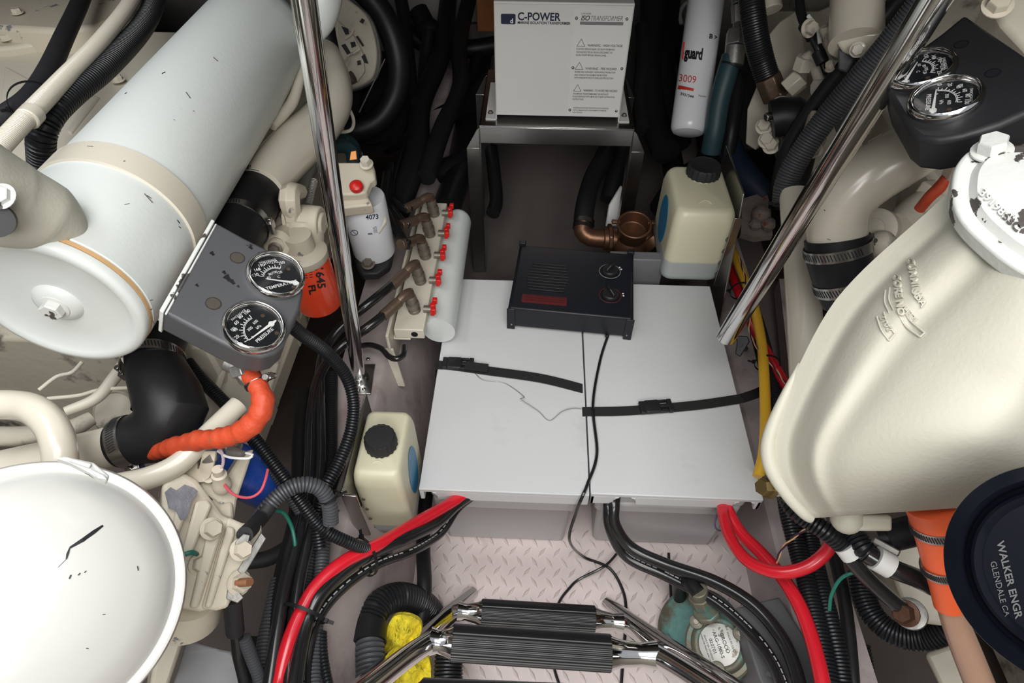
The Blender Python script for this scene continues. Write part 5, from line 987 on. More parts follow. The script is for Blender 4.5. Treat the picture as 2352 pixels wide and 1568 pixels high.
# ============================================================ HOSES AND RAG AT THE BOTTOM LEFT OF THE AISLE
hose('bilge_hose', 'greyed lower length of the arched corrugated hose beside the yellow cloth', [(850, 1640, .96), (852, 1560, 1.0), (850, 1490, 1.03), (849, 1462, 1.043)], loomg, w_=72, n=32, rib=(.0078, .0036))
hose('bilge_hose', 'black upper arch of the large corrugated hose beside the yellow cloth', [(850, 1470, 1.04), (850, 1430, 1.06), (872, 1388, 1.09), (912, 1370, 1.12), (955, 1378, 1.16), (985, 1400, 1.20), (1000, 1425, 1.24)], loom, w_=70, n=32, rib=(.0066, .0034))
hose('hose_cuff', 'smooth black cuff joining two lengths of the arched bilge hose', [(848, 1478, 1.034), (849, 1455, 1.047), (852, 1432, 1.06)], rub, w_=79, n=32)
hose('black_hose', 'smooth black hose dropping beside the near left bottle', [(985, 1090, 1.36), (975, 1180, 1.30), (972, 1260, 1.24), (975, 1340, 1.18), (970, 1400, 1.16), (962, 1440, 1.15)], rub, w_=30, n=20)
hose('black_hose', 'stub of black corrugated hose under the lower left ladder elbow', [(1035, 1480, 1.1), (1030, 1540, 1.08), (1030, 1620, 1.05)], loom, w_=66, n=28, rib=(.006, .003))
# rag: crumpled cloth
def rag():
    n = 26; vs_ = []; rg = random.Random(5)
    outl = [(882, 1470), (900, 1420), (930, 1412), (962, 1425), (968, 1448), (960, 1475), (985, 1510), (990, 1560), (985, 1620), (900, 1620), (905, 1560), (930, 1530), (920, 1500), (890, 1500)]
    c0 = (935, 1500); ol = smoothpoly([(x, y) for x, y in outl], 4); m = len(ol); secs = []
    for i in range(11):
        t = i / 10; ring = []
        for j, (x, y) in enumerate(ol):
            X = c0[0] + (x - c0[0]) * t; Y = c0[1] + (y - c0[1]) * t
            k = 1.055 + .007 * math.sin(X * .11 + Y * .05) + .006 * math.sin(Y * .17 - X * .09) + .004 * math.sin(X * .31 + Y * .23) + .0003 * (abs(X - 930))
            ring.append(P(X, Y, k))
        secs.append(ring)
    f, b = rings(secs, False); back = [[p + FW * .012 for p in s] for s in secs]; f2, b2 = rings(back, False)
    return [(f, b), (f2, b2), rings([secs[-1], back[-1]], False)]
mk('cloth', rag(), yrag, label='crumpled yellow microfibre cloth under the ladder side tube', cat='cloth', ang=80)
# ============================================================ GREEN PUMP
kp = 1.10; nP = (tow(1630, 1450) + V(-.12, 0, .25)).normalized(); pc = P(1652, 1480, kp)
pu = thing('pump', 'verdigris bronze pump or strainer with round rating plate, lower right', 'pump', pc - nP * .12)
mk('volute', [lathe(P(1606, 1448, 1.17) - nP * .02, nP, [(.050, -.04), (.074, -.035), (.078, -.02), (.078, 0), (.072, .012), (.055, .020), (.0, .022)], 56)], tealc, pu)
mk('joint', [ringband(P(1606, 1448, 1.17) - nP * .035, nP, .077, .006, .002)], brassb, pu)
mk('chamber', [lathe(pc - nP * .05, nP, [(.062, 0), (.060, .02), (.056, .03), (.056, .045)], 48)], tealc, pu)
e1 = imgdir(1652, 1480, 1, 0, nP); e2 = imgdir(1652, 1480, 0, -1, nP)
cover = mk('cover', [lathe(pc - nP * .006, nP, [(.052, -.004), (.058, 0), (.0585, .006), (.055, .010), (.048, .011), (.044, .004), (.040, .002), (.0, .002)], 56)], tealb, pu, ang=40)
for x, y in ((1600, 1428), (1700, 1455), (1648, 1536)):
    q = onpl(x, y, pc, nP); o = mk('lug', [bcyl(q - nP * .012, q + nP * .008, .0125, .002)], tealb, pu); mk('bolt', [hexbolt(q + nP * .008, nP, .0055, .004)], zinc, o)
mk('rating_plate', [bcyl(pc + nP * .001, pc + nP * .0045, .0345, .0012, 44)], mat('scuffed_plate', (.50, .49, .46), .4, .2, bump=.2, bs=60, var=.15, dirt=(((.16, .13, .09), 60, .60, .05),)), pu)
t1 = imgdir(1652, 1480, .35, .94, nP); t2 = nP.cross(t1)
q = pc + nP * .0048
mk('lettering', [text('GROCO', q + t2 * .007, t1, t2, .0090, align='CENTER', bold=.01), text('ARG-1000-S', q - t2 * .004, t1, t2, .0085, align='CENTER', bold=.01), text('020701', q - t2 * .014, t1, t2, .0085, align='CENTER'), text('SEAWATER STRAINER', q - t2 * .020, t1, t2, .0042, align='CENTER'), text('HANOVER MARYLAND USA', q - t2 * .025, t1, t2, .0038, align='CENTER'), text('MADE IN USA', q + t2 * .019, t1, t2, .005, align='CENTER')], ink, pu, smooth=False)
mk('outlet', [cyl(P(1625, 1412, 1.14), P(1606, 1366, 1.115), .021, n=8), cyl(P(1608, 1372, 1.12), P(1602, 1352, 1.105), .017, n=20), lathe(P(1625, 1408, 1.12), P(1605, 1362, 1.10) - P(1628, 1415, 1.13), [(.024, 0), (.025, .004), (.025, .010), (.022, .012)], 8)], tealb, pu, bevel=.002)
mk('side_port', [cyl(P(1700, 1500, 1.14), P(1742, 1512, 1.15), .026, n=24), cyl(P(1715, 1530, 1.13), P(1735, 1560, 1.12), .02, n=20), cyl(P(1522, 1470, 1.17), P(1540, 1462, 1.17), .008, n=6)], tealc, pu, bevel=.002)
hose('pump_hose', 'short black hose plugged into the top of the green pump', [(1604, 1362, 1.10), (1585, 1340, 1.12), (1565, 1335, 1.16), (1560, 1360, 1.2), (1570, 1400, 1.24)], rub, w_=34, n=20)
hose('green_wire', 'green wire leaving the right side of the pump', [(1712, 1452, 1.09), (1735, 1470, 1.08), (1752, 1500, 1.07), (1760, 1560, 1.04), (1762, 1620, 1.02)], green, 'wire', w_=9, n=8)
mk('equipment_panel', [prism([PZ(1690, 1395, -.10), PZ(1790, 1370, -.10), PZ(1960, 1640, -.10), PZ(1800, 1660, -.10), PZ(1745, 1560, -.10)], (0, 0, -.15))], mat('grey_sheet_metal', (.115, .115, .12), .5), label='dark grey sheet metal housing behind the green pump', cat='housing', bevel=.003)
mk('side_motor', [cyl(P(1745, 1515, 1.12), P(1735, 1640, 1.06), .028, n=28)], galv, label='small dull cylinder fixed between pump and grey housing', cat='motor', bevel=.002)
mk('cable_clip', [box(P(1775, 1552, 1.0), (.020, .006, .006), (imgdir(1775, 1552, 1, .5), imgdir(1775, 1552, -.5, 1), tow(1775, 1552))), cyl(P(1783, 1554, 1.0), P(1783, 1554, .99), .006)], rub, label='small black cable clip on the grey housing edge', cat='clip')
pg = thing('connector_plug', 'dark green connector plug lying at the bottom edge under the ladder', 'plug', P(1490, 1545, 1.2))
mk('shell', [cyl(P(1475, 1560, 1.2), P(1520, 1535, 1.19), .016, .013, n=16), cyl(P(1455, 1575, 1.2), P(1476, 1560, 1.2), .011, n=12)], mat('dark_green_plastic', (.008, .045, .040), .4), pg, bevel=.001)
# ============================================================ BATTERY CABLES
lc = (.012,)
rcab = hose('battery_cable', 'thick glossy red cable sweeping from the left battery to the bottom edge', [(1075, 1128, Zk(1075, 1128, -.03)), (1040, 1152, Zk(1040, 1152, -.025)), (960, 1198, 1.08), (870, 1250, 1.0), (790, 1290, .955), (728, 1345, .925), (690, 1410, .90), (662, 1480, .875), (640, 1570, .85), (632, 1640, .82)], cabr, 'cable', wid=.0215, n=28)
def printed(name, label, pts, wid, off):
    t = thing(name, label, 'cable', P(*pts[0]))
    W = px(pts); o = mk('jacket', [sweep(W, wid / 2, 28)], cabk, t)
    c, _ = catmull(W, [1] * len(W), .010); g = []
    for i in range(2, len(c) - 2):
        if i % 9 == 0: continue
        T = (c[i + 1] - c[i - 1]).normalized(); vdir = (CAM - c[i]).normalized(); s = T.cross(vdir).normalized(); nrm = (vdir * .8 + s * off).normalized(); nrm = (nrm - T * nrm.dot(T)).normalized(); q = c[i] + nrm * (wid / 2 + .0001)
        g.append(box(q, (.0078, .0022, .0003), (T, nrm.cross(T), nrm)))
    mk('printed_text', g, mat('print_' + name + str(len(bpy.data.materials)), (.42, .42, .42), .5), o, smooth=False); return t
hose('battery_cable', 'thick black cable running directly beside the red one, left', [(1080, 1135, 1.17), (1046, 1160, 1.155), (1000, 1202, 1.11), (930, 1236, 1.04), (860, 1266, .995), (790, 1310, .955), (735, 1365, .92), (706, 1425, .90), (688, 1500, .87), (672, 1620, .82)], cabk, 'cable', wid=.0215, n=28)
printed('battery_cable', 'thinner black cable with white print, inside the red and black pair', [(1085, 1140, 1.19), (1050, 1170, 1.18), (1012, 1225, 1.14), (950, 1264, 1.07), (870, 1294, 1.01), (800, 1340, .97), (748, 1394, .94), (718, 1455, .91), (704, 1540, .88), (700, 1640, .84)], .0150, .3)
tie('cable_tie', P(838, 1278, 1.0), P(790, 1310, .955) - P(900, 1252, 1.02), .031, label='black zip tie round the red and black cables beside the bottle', wid=.005, tail=DY * -1)
tie('cable_tie', P(700, 1408, .905), P(662, 1480, .875) - P(728, 1345, .925), .031, label='black zip tie round the red and black cables further down', wid=.005, tail=RX)
nk1 = (0, 0, 0)
hose('battery_cable', 'thick black cable leaving the right battery notch, outer of the pair', [(1412, 1140, 1.17), (1410, 1160, 1.16), (1412, 1205, 1.16), (1450, 1258, 1.16), (1530, 1296, 1.14), (1640, 1335, 1.10), (1725, 1385, 1.06), (1785, 1450, 1.02), (1822, 1520, .98), (1850, 1620, .93)], cabk, 'cable', wid=.0225, n=28)
printed('battery_cable', 'black cable with white print leaving the right battery notch', [(1400, 1145, 1.18), (1398, 1165, 1.165), (1402, 1215, 1.165), (1440, 1278, 1.17), (1530, 1322, 1.15), (1640, 1380, 1.10), (1720, 1448, 1.05), (1775, 1520, 1.0), (1812, 1610, .95)], .0205, -.55)
hose('battery_cable', 'thick red cable running straight down from the right battery corner', [(1672, 1150, 1.17), (1670, 1168, 1.15), (1700, 1222, 1.12), (1748, 1270, 1.08), (1796, 1325, 1.04), (1836, 1390, 1.00), (1866, 1470, .96), (1888, 1560, .92), (1900, 1640, .89)], cabr, 'cable', wid=.0225, n=28)
hose('battery_cable', 'red cable looping from the right battery corner under the casting', [(1664, 1152, 1.165), (1660, 1172, 1.14), (1676, 1232, 1.09), (1716, 1286, 1.04), (1780, 1313, 1.0), (1845, 1305, .98), (1895, 1270, .97), (1925, 1215, .96)], cabr, 'cable', wid=.0205, n=28)
def twisted(label, pts, r=.0013):
    t = thing('twisted_wires', label, 'wires', P(*pts[0])); c, _ = catmull(px(pts), [1] * len(pts), .002)
    for ph, m, nm in ((0, gasket, 'tan_wire'), (PI, mat('purple_wire' + str(len(bpy.data.materials)), (.04, .015, .05), .4), 'dark_wire')):
        q = []
        for i in range(len(c)):
            T = (c[min(i + 1, len(c) - 1)] - c[max(i - 1, 0)]).normalized(); u, v, w0 = frame(T, CAM - c[i]); a = i * .24 + ph; q.append(c[i] + (u * math.cos(a) + v * math.sin(a)) * r * 1.05)
        mk(nm, [sweep(q, r, 8, smooth=False)], m, t)
twisted('twisted tan and dark wires between the red battery cables', [(1664, 1178, 1.14), (1690, 1228, 1.12), (1715, 1250, 1.11), (1752, 1272, 1.11), (1785, 1290, 1.10)])
twisted('twisted tan and dark wires climbing over the right conduits', [(1784, 1292, 1.03), (1795, 1262, 1.02), (1815, 1240, 1.0), (1840, 1222, .98), (1866, 1210, .96)])
twisted('twisted tan and dark wires alongside the yellow cable, right', [(1698, 590, 1.5), (1712, 640, 1.45), (1722, 700, 1.40), (1722, 760, 1.36), (1740, 800, 1.32), (1775, 840, 1.28), (1800, 875, 1.25), (1830, 910, 1.2)])
hose('purple_wire', 'thin purple wire curling under the right battery lid corner', [(1650, 1172, 1.16), (1642, 1200, 1.15), (1646, 1215, 1.15), (1660, 1218, 1.15), (1672, 1205, 1.15)], mat('purple_insulation', (.10, .06, .12), .5), 'wire', w_=4, n=8)
hose('yellow_cable', 'yellow cable running between right battery box and casting', [(1675, 560, 1.60), (1695, 605, 1.52), (1728, 690, 1.42), (1748, 780, 1.34), (1755, 860, 1.27), (1758, 960, 1.20), (1755, 1040, 1.14), (1742, 1095, 1.12)], yel, 'cable', w_=19, n=18)
hose('red_cable', 'red cable crossing behind the yellow one towards the casting', [(1672, 600, 1.62), (1692, 660, 1.52), (1725, 740, 1.43), (1765, 815, 1.35), (1800, 875, 1.28), (1835, 930, 1.2)], cabr, 'cable', w_=19, n=18)
hose('corrugated_hose', 'black loom beneath the yellow cable along the right stringer', [(1690, 640, 1.58), (1728, 720, 1.47), (1752, 800, 1.38), (1775, 900, 1.29), (1790, 1000, 1.2), (1810, 1100, 1.12)], loom, w_=34, n=18, rib=(.005, .002))
tie('cable_tie', P(1762, 835, 1.31), P(1755, 860, 1.27) - P(1748, 780, 1.34), .024, label='black zip tie round the yellow and red cables', wid=.004, tail=RX * -1)
tie('cable_tie', P(1702, 668, 1.46), P(1728, 690, 1.42) - P(1695, 605, 1.52), .024, label='black zip tie round yellow and red cables near the far bottle', wid=.004, tail=RX * -1)
# conduits on the right stringer
hose('corrugated_hose', 'black conduit nearest the thick red cable on the right stringer', [(1800, 1100, 1.13), (1812, 1180, 1.09), (1832, 1260, 1.06), (1856, 1350, 1.02), (1880, 1450, .98), (1896, 1540, .95), (1908, 1640, .92)], loom, w_=40, n=20, rib=(.0052, .0024))
hose('corrugated_hose', 'black conduit second from the thick red cable, right stringer', [(1850, 1170, 1.09), (1862, 1240, 1.07), (1882, 1330, 1.03), (1908, 1430, .99), (1930, 1530, .96), (1945, 1640, .93)], loom, w_=38, n=20, rib=(.0052, .0024))
hose('black_hose', 'smooth black hose outside the conduits on the right', [(1900, 1210, 1.12), (1920, 1290, 1.08), (1938, 1370, 1.04), (1950, 1460, 1.0), (1958, 1560, .96), (1962, 1640, .94)], rub, w_=27, n=18)
hose('corrugated_hose', 'black loom hanging in the shadow right of the smooth hose', [(1975, 1480, 1.1), (1985, 1540, 1.08), (2000, 1620, 1.05)], loom, w_=44, n=18, rib=(.0055, .0024))
# ============================================================ LOOMS ON THE LEFT
hose('corrugated_hose', 'long black loom from the grey gauge box curving down over the bundle', [(650, 730, .88), (690, 765, .92), (745, 805, .98), (792, 858, 1.02), (812, 920, 1.03), (806, 990, 1.02), (780, 1060, 1.0), (748, 1120, .98), (730, 1190, .97), (735, 1260, .96)], loom, w_=34, n=22, rib=(.0048, .0022))
hose('corrugated_hose', 'black loom crossing diagonally from the orange sleeve to the red cable', [(430, 830, .98), (470, 880, .97), (520, 930, .96), (575, 995, .94), (640, 1080, .93), (690, 1150, .93), (740, 1212, .935), (800, 1245, .95), (850, 1262, .99), (890, 1266, 1.05)], loom, w_=28, n=20, rib=(.0042, .0018))
hose('corrugated_hose', 'second loom running beside the diagonal one behind the red sleeve', [(445, 850, 1.02), (500, 905, 1.0), (535, 945, .99), (600, 1040, .97), (660, 1130, .965), (690, 1175, .97)], loomg, w_=24, n=18, rib=(.0040, .0018))
hose('corrugated_hose', 'grey arched loom tied above the bundle, left of the near bottle', [(592, 1195, .88), (612, 1168, .88), (648, 1132, .89), (692, 1112, .90), (735, 1122, .91), (756, 1158, .92), (760, 1200, .93)], loomg, w_=38, n=20, rib=(.0048, .0022))
tie('cable_tie', P(756, 1142, .92), P(756, 1158, .92) - P(735, 1122, .91), .014, label='black zip tie at the top of the grey arched loom', wid=.004, tail=RX)
tie('cable_tie', P(752, 1206, .932), P(800, 1245, .95) - P(740, 1212, .935), .013, label='black zip tie on the diagonal loom beside the bottle plate', wid=.004, tail=RX * .5 - DY)
lg = thing('battery_cable', 'grey lug cable rising from the upper terminal of the ribbed casting', 'cable', P(575, 1235, .82))
mk('jacket', [sweep(px([(562, 1228, .80), (578, 1212, .83), (600, 1188, .87), (620, 1160, .88)]), .0105, 18)], rubd, lg)
mk('lug', [slab([(540, 1245), (560, 1225), (575, 1228), (570, 1250), (552, 1272), (540, 1265)], P(556, 1246, .79), nk, .003)], galv, lg, bevel=.001)
lg = thing('battery_cable', 'black sleeved cable hanging from the lower stud of the ribbed casting', 'cable', P(535, 1400, .84))
mk('sleeve', [sweep(px([(532, 1372, .81), (535, 1400, .82), (540, 1450, .84)]), .0120, 20)], rubd, lg)
mk('jacket', [sweep(px([(540, 1440, .84), (548, 1500, .86), (562, 1560, .87), (575, 1640, .88)]), .0088, 18)], cabk, lg)
hose('corrugated_hose', 'greyed loom descending from the sleeved cable, bottom left', [(560, 1462, .85), (578, 1510, .86), (600, 1568, .87), (620, 1640, .87)], loomg, w_=30, n=18, rib=(.0045, .002))
bun = [([(640, 1330, 1.0), (625, 1400, .98), (610, 1470, .96), (602, 1540, .94), (598, 1640, .92)], 36, loomg, 'greyed loom at the outer edge of the vertical bundle'),
       ([(700, 900, 1.22), (690, 1000, 1.14), (688, 1100, 1.08), (680, 1200, 1.03), (655, 1300, .99), (642, 1380, .965), (640, 1460, .94), (632, 1560, .92)], 34, rub, 'smooth black hose in the vertical bundle, left side'),
       ([(728, 1140, 1.05), (712, 1230, 1.01), (700, 1330, .98), (690, 1420, .955), (685, 1520, .93), (690, 1640, .90)], 34, loomg, 'greyed corrugated loom in the middle of the vertical bundle'),
       ([(752, 1180, 1.03), (742, 1260, 1.0), (735, 1340, .98), (725, 1430, .955), (720, 1530, .93), (722, 1640, .905)], 32, loomg, 'greyed corrugated loom on the aisle side of the vertical bundle'),
       ([(740, 1450, .93), (742, 1500, .92), (750, 1550, .91), (770, 1640, .89)], 22, loom, 'small black loom curving out at the bundle foot'),
       ([(762, 860, 1.26), (760, 950, 1.19), (758, 1040, 1.13), (745, 1110, 1.08), (738, 1180, 1.05)], 28, loom, 'black loom rising behind the arched one beside the stringer'),
       ([(780, 1060, 1.10), (760, 1110, 1.07), (742, 1180, 1.04)], 32, loom, 'short black loom running under the near bottle plate')]
def onstr(p):
    W = P(*p)
    return (p[0], p[1], min(p[2], Zk(p[0], p[1], .052))) if (W.x > -.53 and W.z < .06 and p[1] > 1100) else p
for pts, w_, m, lb in bun:
    pts = [onstr(p) for p in pts]
    hose('corrugated_hose' if m is not rub else 'black_hose', lb, pts, m, w_=w_, n=18, rib=(.0050, .0022) if m is not rub else None)
hose('green_wire', 'green wire dropping into the vertical bundle on the left', [(632, 1172, .93), (652, 1178, .94), (670, 1210, .95), (678, 1255, .95), (676, 1310, .96)], green, 'wire', w_=9, n=8)
hose('black_hose', 'dusty black hose sagging deep below the ribbed casting', [(560, 1290, 1.15), (620, 1280, 1.16), (680, 1240, 1.17), (720, 1180, 1.2)], rubd, w_=36, n=18)
tie('strap_band', P(605, 1478, .96), P(602, 1540, .94) - P(625, 1400, .98), .030, label='wide black strap gripping the bundle near the bottom edge', wid=.018, cat='strap', tail=RX)
# ============================================================ FAR LEFT: flywheel casting, arcs of black hose
pa = P(800, 110, 1.55); na = (tow(800, 110) * .8 + V(.4, -.2, .1)).normalized()
al = thing('alternator', 'cream alternator casting with dark vent holes behind the left steel rail', 'alternator', pa - na * .1)
oc_ = smoothpoly([(700, 40), (760, -20), (815, 8), (850, 45), (868, 110), (864, 165), (845, 190), (800, 208), (765, 190), (735, 130)], 4)
mk('end_frame', [slab(oc_, pa, na, .07)], creamdirty, al, bevel=.006, seg=3)
mk('rear_drum', [slab([(x + 10, y + 3) for x, y in oc_], pa - na * .075, na, .05)], galv, al, bevel=.006)
mk('raised_face', [slab([(775, 45), (812, 78), (835, 120), (840, 165), (822, 190), (785, 180), (770, 130)], pa + na * .008, na, .01)], creamdirty, al, bevel=.003)
for q in (((784, 60), (800, 66), (802, 78), (794, 80)), ((784, 104), (793, 100), (806, 122), (798, 126)), ((805, 97), (815, 95), (818, 106), (808, 110)), ((830, 130), (838, 124), (846, 146), (838, 144)), ((818, 84), (822, 82), (836, 104), (833, 107)), ((832, 42), (838, 46), (834, 54), (826, 50)), ((820, 140), (828, 138), (830, 148), (822, 150))):
    mk('vent', [slab(q, pa + na * .0095, na, .003)], ink, al, smooth=False)
mk('terminal', [cyl(P(782, 192, 1.50), P(812, 176, 1.49), .014, n=16), cyl(P(776, 200, 1.5), P(786, 192, 1.5), .009, n=8)], zinc, al)
mk('rib', [sweep([P(792, 90, 1.52), P(806, 80, 1.52), P(812, 68, 1.52)], .003, 8), sweep([P(795, 130, 1.52), P(815, 120, 1.52), P(826, 112, 1.52)], .003, 8)], creamdirty, al)
hose('black_hose', 'black rubber sleeve descending over the left side of the alternator', [(742, 20, 1.38), (752, 80, 1.40), (762, 130, 1.42), (768, 182, 1.44)], rub, w_=40, n=24)
mk('drive_wheel', [lathe(P(855, 235, 1.78), (tow(855, 235) * .6 + V(.8, -.2, 0)), [(.10, -.05), (.135, -.045), (.14, 0), (.12, .004), (.115, -.012), (.04, -.012), (.04, .01), (0, .01)], 64)], rub, label='black wheel half hidden behind the alternator', cat='wheel')
mk('thin_rod', [sweep([P(825, 258, 1.6), P(884, 136, 1.62)], .0018, 8)], galv, label='thin straight wire crossing the black wheel', cat='wire')
hose('black_hose', 'big black hose arching round the alternator', [(790, -60, 1.60), (850, -5, 1.62), (892, 60, 1.66), (915, 140, 1.70), (908, 215, 1.74), (870, 275, 1.76), (815, 300, 1.76), (780, 296, 1.76)], rub, w_=58, n=28)
hose('black_hose', 'outer black hose running parallel to the arch, top left of centre', [(905, -60, 1.95), (925, 20, 1.95), (935, 100, 1.95), (945, 200, 1.95), (955, 300, 1.9), (930, 380, 1.85), (895, 430, 1.75)], rub, w_=30, n=18)
hose('black_hose', 'black hose falling from the horizontal bundle to the taps', [(985, 70, 2.1), (975, 150, 2.1), (972, 240, 2.05), (960, 320, 1.95), (925, 400, 1.8), (905, 440, 1.7)], rub, w_=28, n=18)
hose('black_hose', 'thick black hose lying low between alternator and stand', [(870, 440, 1.75), (930, 418, 1.8), (990, 398, 1.85), (1050, 380, 1.9), (1100, 330, 2.0)], rub, w_=60, n=24)
hose('black_hose', 'sagging black hose in the dark behind the stand, left', [(880, 330, 1.95), (950, 300, 2.0), (1010, 270, 2.05), (1070, 240, 2.1), (1120, 190, 2.15)], rub, w_=52, n=22)
hose('black_bundle', 'horizontal black hose bundle crossing in front of the bulkhead', [(925, 60, 2.25), (960, 92, 2.25), (1010, 108, 2.25), (1080, 112, 2.25), (1160, 100, 2.25)], rub, w_=40, n=20, cat='hoses')
hose('black_hose', 'black branch hose slanting below the horizontal bundle', [(1100, 120, 2.25), (1085, 170, 2.22), (1060, 220, 2.2), (1030, 280, 2.1)], rub, w_=26, n=18)
mk('switch_box', [box(P(1021, 160, 2.3), (.058, .03, .085))], blackp, label='small black switch box on the bulkhead below the hose bundle', cat='box', bevel=.004)
mk('black_pump', [sphere(P(985, 72, 2.2), .045, 20), cyl(P(985, 72, 2.2), P(960, 25, 2.2), .035), cyl(P(985, 72, 2.2), P(1045, 95, 2.2), .018)], rub, label='rounded black fitting above the horizontal hose bundle', cat='fitting')
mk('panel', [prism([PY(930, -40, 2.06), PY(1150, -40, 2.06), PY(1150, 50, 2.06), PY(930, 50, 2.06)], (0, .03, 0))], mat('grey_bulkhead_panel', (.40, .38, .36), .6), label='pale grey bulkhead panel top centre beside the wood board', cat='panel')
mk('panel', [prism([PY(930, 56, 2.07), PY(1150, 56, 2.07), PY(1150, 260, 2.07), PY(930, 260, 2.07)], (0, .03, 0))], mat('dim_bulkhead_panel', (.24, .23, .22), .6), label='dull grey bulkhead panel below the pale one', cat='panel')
mk('cream_elbow_casting', [sweep([P(738, -60, 1.22), P(742, 0, 1.22), P(738, 50, 1.24), P(725, 90, 1.26)], [.040, .036, .026, .012], 28)], white, label='pale casting tapering down just right of the rail at the top', cat='casting')
hose('thin_line', 'slim cream pipe curling below the coolant pipe behind the rail', [(785, 215, 1.36), (800, 245, 1.38), (812, 275, 1.39), (808, 296, 1.38), (790, 303, 1.37), (760, 300, 1.34)], cream, 'pipe', w_=8, n=10)
# ============================================================ RIGHT OF THE TRANSFORMER
for i, (pts, w_, lb) in enumerate((
    ([(1500, -60, 2.0), (1502, 60, 1.98), (1490, 150, 1.95), (1500, 260, 1.9), (1530, 350, 1.82)], 62, 'thick black hose dropping right beside the transformer'),
    ([(1545, -40, 2.05), (1530, 60, 2.0), (1525, 160, 1.95), (1540, 260, 1.9), (1560, 330, 1.85)], 50, 'black hose between the transformer hose and white canister'),
    ([(1475, 60, 1.95), (1480, 130, 1.93), (1470, 220, 1.9), (1478, 300, 1.85)], 34, 'black corrugated tube edging the transformer case'),
    ([(1640, 330, 1.75), (1620, 380, 1.8), (1560, 420, 1.85), (1520, 480, 1.8)], 60, 'black hose hidden behind the far plastic bottle'))):
    hose('black_hose', lb, pts, rub if i != 2 else loom, w_=w_, n=20)
hose('white_pipe', 'pale curved pipe end peeking out left of the white canister', [(1600, 0, 2.1), (1575, 8, 2.1), (1562, 30, 2.1), (1565, 55, 2.1)], whitep, 'pipe', w_=9, n=10)
# white canister
fa, fb = P(1630, -60, 1.60), P(1580, 305, 1.62)
wf = thing('filter_canister', 'tall white filter canister with red stripe, right of the transformer', 'filter', fb)
ln = (fb - fa).length; rF = 41 * 1.6 / F0
can = mk('canister', [lathe(fa, fb - fa, [(rF, 0), (rF, ln - .02), (rF * .97, ln - .008), (rF * .85, ln), (rF * .6, ln + .004), (0, ln + .005)], 48)], whitef, wf)
S = surf(can)
mk('lettering', [stext(S, 'guard', 1572, 132, -7, 36, bold=.045, sx=.50), stext(S, 'B', 1628, 88, -6, 15, bold=.03), stext(S, '>>3', 1640, 90, -6, 14, bold=.04, sx=.8), stext(S, '3931544', 1562, 218, -14, 9, bold=.02), stext(S, 'Power', 1604, 222, -6, 7)], ink, wf, smooth=False)
mk('lettering', [stext(S, '3009', 1558, 186, -8, 24, sx=.85)], inkr, wf, smooth=False)
mk('red_stripe', [sweep([hit(S, 1558 + i * 3.5, 200 + i * .8, .0003) for i in range(11)], .003, flat=(.0095, .0006), hint=tuple(tow(1575, 200)), smooth=False)], inkr, wf, smooth=False)
mk('red_mark', [sweep([hit(S, 1573 - i * .8, 96 + i * 8, .0003) for i in range(6)], .003, flat=(.006, .0006), hint=tuple(tow(1575, 100)), smooth=False)], inkr, wf, smooth=False)
# teal hose with steel fitting
tf = hose('teal_hose', 'dark teal hose with steel end fitting beside the white canister', [(1682, 130, 1.52), (1668, 175, 1.53), (1652, 235, 1.55), (1642, 300, 1.57), (1632, 350, 1.60)], teal, w_=47, n=24)
mk('fitting', [cyl(P(1684, 150, 1.52), P(1690, 105, 1.51), .024, n=20), cyl(P(1690, 108, 1.51), P(1694, 72, 1.51), .027, n=6), cyl(P(1694, 76, 1.51), P(1696, 48, 1.51), .012, n=16), cyl(P(1696, 52, 1.51), P(1694, 10, 1.50), .016, n=6), cyl(P(1694, 10, 1.5), P(1690, -30, 1.5), .013, n=16)], galv, tf, bevel=.002)
mk('clip', [ringband(P(1679, 152, 1.52), P(1668, 175, 1.53) - P(1684, 140, 1.52), .0265, .004)], rub, tf)
hose('navy_hose', 'dark navy hose behind the handle end of the far bottle', [(1672, 330, 1.68), (1690, 370, 1.66), (1722, 415, 1.62), (1760, 455, 1.6)], mat('navy_rubber', (.010, .020, .045), .5), w_=58, n=22)
hose('black_hose', 'black hose beside the teal one, running straight down', [(1700, 170, 1.62), (1690, 230, 1.62), (1680, 300, 1.62), (1672, 350, 1.64)], rub, w_=34, n=18)
hose('corrugated_hose', 'dusty black loom hanging from the top right of the canister', [(1722, -60, 1.36), (1728, 20, 1.37), (1738, 90, 1.39), (1750, 140, 1.41), (1762, 178, 1.42)], loom, w_=58, n=24, rib=(.005, .0015))
mk('brown_fitting', [cyl(P(1762, 175, 1.42), P(1782, 225, 1.44), .030, n=8), cyl(P(1775, 205, 1.43), P(1800, 222, 1.42), .018, n=6)], brassb, label='grimy brown fitting ending the hanging loom', cat='fitting', bevel=.003)
mk('hex_plug', [cyl(P(1806, 205, 1.36), P(1840, 175, 1.34), .022, n=6)], cream2, label='cream hexagonal plug right of the brown fitting', cat='plug', bevel=.002)
mk('side_plate', [slab([(1765, 80), (1790, 50), (1835, 20), (1850, 130), (1850, 200), (1800, 240), (1768, 300), (1735, 345), (1712, 330), (1716, 250), (1745, 180)], P(1780, 200, 1.50), tow(1780, 200) + V(-.3, 0, 0), .02)], cream, label='cream sheet metal plate behind the hanging loom', cat='plate', bevel=.003)
mk('cup', [cyl(P(1768, 0, 1.4), P(1772, 24, 1.4), .024, n=24), cyl(P(1758, -60, 1.4), P(1768, 0, 1.4), .030, n=24)], cream2, label='cream cylindrical cap cut by the top edge, right', cat='cap', bevel=.002)
